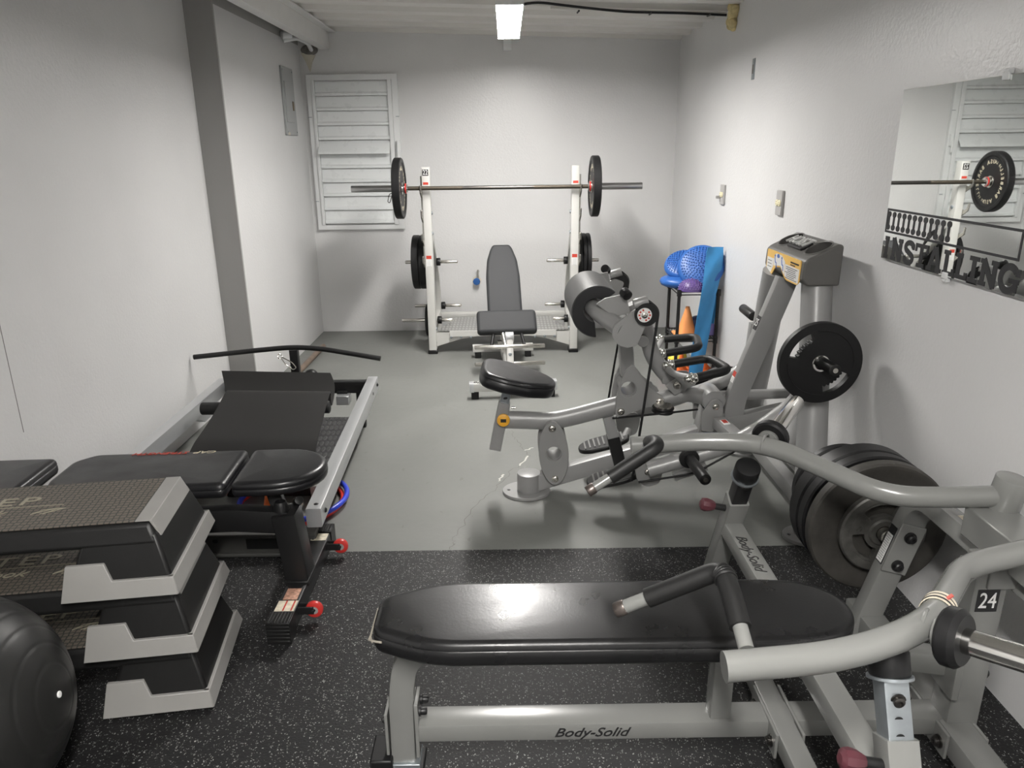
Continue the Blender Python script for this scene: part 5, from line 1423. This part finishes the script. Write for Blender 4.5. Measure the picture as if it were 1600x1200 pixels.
obj('recess_panel', MB().box((-1.010, 2.7285, .060), (.150, .006, .046)), BLACKP, rf, bevel=.002)
obj('oval_hole', MB().prism([(p.x, p.y) for p in ellipse(.012, .009, 16)], (-1.21, 2.7285, .075), X, Z, .004), INKBLACK, rf)
obj('tread_plate', MB().box((-1.12, 3.70, .094), (.52, .86, .012)), TREADDK, rf, bevel=.002)
obj('plate_support', MB().box((-1.12, 3.34, .045), (.50, .10, .09)).box((-1.12, 4.05, .045), (.50, .10, .09)), BLACKP, rf, bevel=.004)
obj('pivot_block', MB().box((-.975, 4.18, .195), (.075, .07, .055)), ALU, rf, bevel=.004)
obj('pivot_stub', MB().box((-.985, 4.22, .215), (.06, .06, .05)), BLACKP, rf, bevel=.004)
obj('deck_box', MB().box((-.885, 3.235, .075), (.10, .10, .05)), GREYPL, rf, bevel=.004)
obj('roller', MB().cyl((-1.595, 3.665, .325), (-.93, 3.665, .325), .033, 24, .006), FOAM, rf)
obj('roller_arm', MB().rtube([(-1.25, 3.66, .11), (-1.25, 3.665, .31)], .05, .05, up=X), BLACKP, rf)
obj('curved_guard', MB().grid(lambda u, v: V((-1.63+.10*v-.05*math.sin(math.pi*v), 3.05+.75*u, .03+.16*v)), 10, 8, .004), ALU, rf, angle=60)
obj('mast', MB().rtube([(-1.265, 4.27, .22), (-1.270, 4.285, .472)], .045, .05, up=Y, rad=.006), BLACKP, rf)
obj('mast_knob', MB().sphere((-1.175, 4.26, .315), .042, 20, 12), BLACKPL, rf)
# pull bar on the mast with its snap hook
pb_ = thing('pull_down_bar', 'long black pull down bar lying across the mast of the railed frame', 'pull down bar', (-1.27, 4.26, .48))
obj('bar', MB().tube([(-1.845, 4.235, .447), (-1.46, 4.255, .480), (-1.27, 4.26, .494), (-1.10, 4.255, .484), (-.752, 4.235, .424)], .0150, 16, .16), BLACKP, pb_, angle=50)
obj('snap_hook', MB().torus((-1.330, 4.20, .455), (.6, -.7, .3), .013, .0035, 20, 8).tube([(-1.322, 4.195, .445), (-1.30, 4.19, .41), (-1.255, 4.185, .375), (-1.235, 4.185, .388), (-1.26, 4.19, .42), (-1.315, 4.195, .45)], .0032, 8, .012), STEEL, pb_)
# rubber sheet draped over the roller
pf = [(3.245, .150), (3.190, .185), (3.185, .235), (3.26, .285), (3.40, .322), (3.58, .372), (3.70, .403), (3.725, .398), (3.715, .350), (3.74, .315), (3.82, .335), (3.90, .388), (3.955, .440)]
pfs = fillet([V((0, a, b)) for a, b in pf], .05, 4)
lens = [0]
for i in range(1, len(pfs)): lens.append(lens[-1]+(pfs[i]-pfs[i-1]).length)
tot = lens[-1]
def sheet(u, v):
    L_ = u*tot; i = 0
    while i < len(lens)-2 and lens[i+1] < L_: i += 1
    t_ = (L_-lens[i])/max(1e-6, lens[i+1]-lens[i]); p = pfs[i]*(1-t_)+pfs[i+1]*t_
    x0 = -1.505+.055*math.sin(math.pi*min(1, u/.55)*.5)-.03*u-.10*max(0, u-.70)/.30; x1 = -.893-.060*u
    if u > .88:
        k = (u-.88)/.12; x1 -= .03*k*k; x0 += 0
    return V((x0+(x1-x0)*v, p.y, p.z-.02*v*u))
tag(obj('rubber_sheet', MB().grid(sheet, 70, 14, .007), RUBBERGREY, angle=60), 'black rubber sheet draped over the roller of the railed frame', 'rubber mat')

# cone and hoops under the bench
def cone(name, label, base, r, h, m, tip=.28, square=True, group=None):
    t = thing(name, label, 'cone', base, group)
    b = V(base)
    body = obj('cone_body', MB().lathe([(r*.78, .010), (r*.74, .016), (r*tip*.75, h-.006), (r*tip*.68, h), (r*tip*.45, h), (r*tip*.40, h-.01), (r*.66, .010)], b, Z, 36), m, t)
    if square: obj('cone_base', MB().prism(roundpoly([(-r, -r), (r, -r), (r, r), (-r, r)], r*.25, 4), b+Z*.006, X, Y, .012), m, t, bevel=.003)
    else: obj('cone_base', MB().cyl(b, b+Z*.010, r, 36, .003), m, t)
    return t
cn = cone('sports_cone', 'bright orange cone with a white sticker behind the beam under the black bench', (-1.025, 2.935, 0), .090, .235, ORANGE, .34)
obj('sticker', MB().grid(lambda u, v: V((-1.025, 2.935, 0))+V((math.cos(R(-62+42*u))*(.0555-.0165*v), math.sin(R(-62+42*u))*(.0555-.0165*v), .055+.075*v)), 6, 4, .001), LBLWHITE, cn)
tag(obj('hoop', MB().torus((-1.020, 3.205, .036), Z, .245, .0125, 72, 12), HOOPBLUE), 'blue plastic hoop on the floor, on top of the red one', 'hoop')
tag(obj('hoop', MB().torus((-1.035, 3.200, .0125), Z, .240, .0122, 72, 12), HOOPRED), 'red plastic hoop on the floor under the blue one', 'hoop')
tag(obj('wooden_pole', MB().cyl((-1.556, 6.10, .022), (-1.575, 4.60, .022), .022, 20, .003), WOOD), 'worn wooden pole on the floor along the left wall', 'pole')

# ================================================================== SHELF IN THE FAR RIGHT CORNER
sx0, sx1, sy0, sy1 = 1.160, 1.425, 4.97, 5.28
sh = thing('wire_shelf', 'small black wire shelf full of training gear by the right wall', 'shelf', ((sx0+sx1)/2, (sy0+sy1)/2, 0))
for x in (sx0, sx1):
    for y in (sy0, sy1):
        obj('leg', MB().cyl((x, y, 0), (x, y, .672), .0115, 14).cyl((x, y, .30), (x, y, .345), .016, 14).cyl((x, y, .63), (x, y, .672), .016, 14), BLACKP, sh)
for z in (.075, .335, .660):
    mb = MB()
    for x in (sx0, sx1): mb.tube([(x, sy0, z), (x, sy1, z)], .006, 8).tube([(x, sy0, z-.022), (x, sy1, z-.022)], .004, 8)
    for y in (sy0, sy1): mb.tube([(sx0, y, z), (sx1, y, z)], .006, 8).tube([(sx0, y, z-.022), (sx1, y, z-.022)], .004, 8)
    for k in range(1, 13): mb.tube([(sx0+(sx1-sx0)*k/13, sy0, z+.003), (sx0+(sx1-sx0)*k/13, sy1, z+.003)], .0022, 6)
    obj('wire_shelf_deck', mb, BLACKP, sh)
def disc_(label, c, n, r=.160, th=.06, dots=True):
    prof = [(0, -th/2), (r*.75, -th/2), (r*.93, -th*.32), (r, 0), (r*.95, th*.28), (r*.82, th*.46), (r*.5, th*.54), (0, th*.56)]
    n = V(n).normalized()
    o = tag(obj('balance_disc', MB().lathe(prof, c, n, 56), DISCBLUE, angle=60), label, 'balance disc')
    if dots:
        mb = MB(); _, u, v = frame_from(n)
        for k in range(1, 9):
            rr = r*.10*k; m_ = max(6, int(rr*300))
            hz = th*.550-(th*.10)*(rr/(r*.82))**2
            for j in range(m_):
                a = 2*math.pi*j/m_; p = V(c)+(u*math.cos(a)+v*math.sin(a))*rr+n*hz
                mb.lathe([(.0050, 0), (.0040, .007), (0, .009)], p, n, 6)
        dm = obj('massage_bumps', mb, DISCBLUE, o)
        dm['kind'] = 'stuff'
    return o
disc_('blue bumpy balance disc lying flat at the left of the shelf top', (1.215, 5.165, .698), (0, 0, 1), .150, .066, False)
disc_('blue balance disc half hidden behind the largest disc on the shelf top', (1.235, 5.215, .805), (-.25, -.55, .80), .135, .065)
disc_('large blue bumpy balance disc tilted towards the room on the shelf top', (1.318, 5.060, .815), (-.30, -.78, .55), .158, .075)
dm = MB().lathe([(.092, 0), (.090, .015), (.080, .042), (.058, .064), (.03, .076), (0, .080)]+[(0, 0)], (1.252, 5.005, .666), Z, 36)
pd_ = tag(obj('balance_dome', dm, DISCPURPLE, angle=60), 'purple spiky half dome on the front of the shelf top', 'balance dome')
mb = MB()
for k in range(1, 9):
    a = R(90-k*9.5); m_ = max(6, int(math.cos(math.pi/2-a)*0+30*math.sin(R(k*9.5))))
    for j in range(m_):
        t_ = 2*math.pi*j/m_; rr, hh = .091*math.sin(R(k*9.5)), .080*math.cos(R(k*9.5))
        n_ = V((math.cos(t_)*math.sin(R(k*9.5)), math.sin(t_)*math.sin(R(k*9.5)), math.cos(R(k*9.5))))
        mb.lathe([(.0045, 0), (.003, .005), (0, .006)], V((1.252+rr*math.cos(t_), 5.005+rr*math.sin(t_), .666+hh)), n_, 6)
obj('spikes', mb, mat('purple_spike', (.22, .15, .33), .45), pd_)['kind'] = 'stuff'
# latex band hanging down in front
bp = [((1123, 386), 36), ((1120, 405), 35), ((1114, 430), 30), ((1107, 460), 26), ((1100, 500), 25), ((1094, 540), 24), ((1087, 585), 24)]
def yb_(k): return 4.99-.06*min(1, k*2.2)
def band(u, v):
    k = u*(len(bp)-1); i = min(int(k), len(bp)-2); t_ = k-i
    cx = bp[i][0][0]*(1-t_)+bp[i+1][0][0]*t_; cy = bp[i][0][1]*(1-t_)+bp[i+1][0][1]*t_; wd = bp[i][1]*(1-t_)+bp[i+1][1]*t_
    p = at(cx+(v-.5)*wd, cy, y=yb_(u))
    p.y += .012*math.sin(9*u+5*v)+.03*(v-.5)
    p.x = min(p.x, XR-.02)
    return p
rb = thing('resistance_band', 'wide blue latex band hanging down the front of the wire shelf', 'resistance band', (1.35, 4.95, .1))
obj('front_fall', MB().grid(band, 40, 10, .003), BANDBLUE, rb, angle=60)
obj('rear_fall', MB().grid(lambda u, v: V((1.385+.055*v-.02*u, 5.05-.05*u+.02*math.sin(7*u), .915-.50*u)), 24, 6, .003), BANDBLUE, rb, angle=60)
obj('top_fold', MB().grid(lambda u, v: V((1.345+.085*v, 4.985+.075*u, .905+.018*math.sin(math.pi*u))), 10, 6, .003), BANDBLUE, rb, angle=60)
# things on the middle and bottom decks
cone('sports_cone', 'faded orange cone standing on the middle deck of the wire shelf', (1.245, 5.06, .340), .088, .200, ORANGE2, .22)
tag(obj('foam_block', MB().box((1.375, 5.06, .386), (.10, .13, .085)), LILAC, bevel=.010), 'lilac foam block on the middle deck behind the blue band', 'foam block')
tag(obj('small_ball', MB().sphere((1.345, 5.19, .395), .052, 24, 14), mat('navy_ball', (.03, .05, .13), .4)), 'dark navy ball behind the faded cone on the middle deck', 'ball')
cone('sports_cone', 'tall bright orange cone on the bottom deck at the right', (1.355, 5.08, .081), .085, .235, ORANGE, .22)
cone('sports_cone', 'short orange cone on the bottom deck at the left', (1.215, 5.03, .081), .055, .125, ORANGE, .3)
cone('sports_cone', 'lime yellow cone on the bottom deck behind the short orange cone', (1.255, 5.17, .081), .060, .130, LIME, .4)
tag(obj('massage_ball', MB().sphere((1.125, 5.10, .045), .045, 24, 14), PINK), 'pink knobbly ball on the floor at the foot of the wire shelf', 'ball')
tag(obj('massage_ball', MB().sphere((1.195, 5.19, .122), .040, 24, 14), BALLYEL), 'bright yellow ball on the bottom deck next to the pink ball', 'ball')

# ------------------------------------------------------------------ repeats share a group
def group(test, g):
    for o in COL.objects:
        if o.parent is None and 'label' in o and 'group' not in o and test(o['label'], o.name): o['group'] = g
group(lambda l, n: 'end of the barbell' in l, 'lettered plates on the barbell')
group(lambda l, n: 'plate' in n and 'upper right rack peg' in l, 'thin plates on the right of the rack')
group(lambda l, n: 'plate' in n and ('rack peg' in l or 'left upright' in l), 'plates on the left of the rack')
group(lambda l, n: 'plate' in n and ('storage peg' in l or 'rusty iron plate' in l), 'plates stored on the press machine')
group(lambda l, n: 'leaning by the right wall' in l, 'plates leaning behind the silver machine')
group(lambda l, n: n.startswith('sports_cone'), 'sports cones')
group(lambda l, n: n.startswith('hoop'), 'plastic hoops on the floor')
group(lambda l, n: n.startswith('balance_disc'), 'balance discs on the wire shelf')
group(lambda l, n: n.startswith('wall_outlet'), 'outlets on the right wall')
group(lambda l, n: n.startswith('tube_lamp'), 'tube lamps on the ceiling')
group(lambda l, n: n.startswith('massage_ball'), 'small balls at the wire shelf')
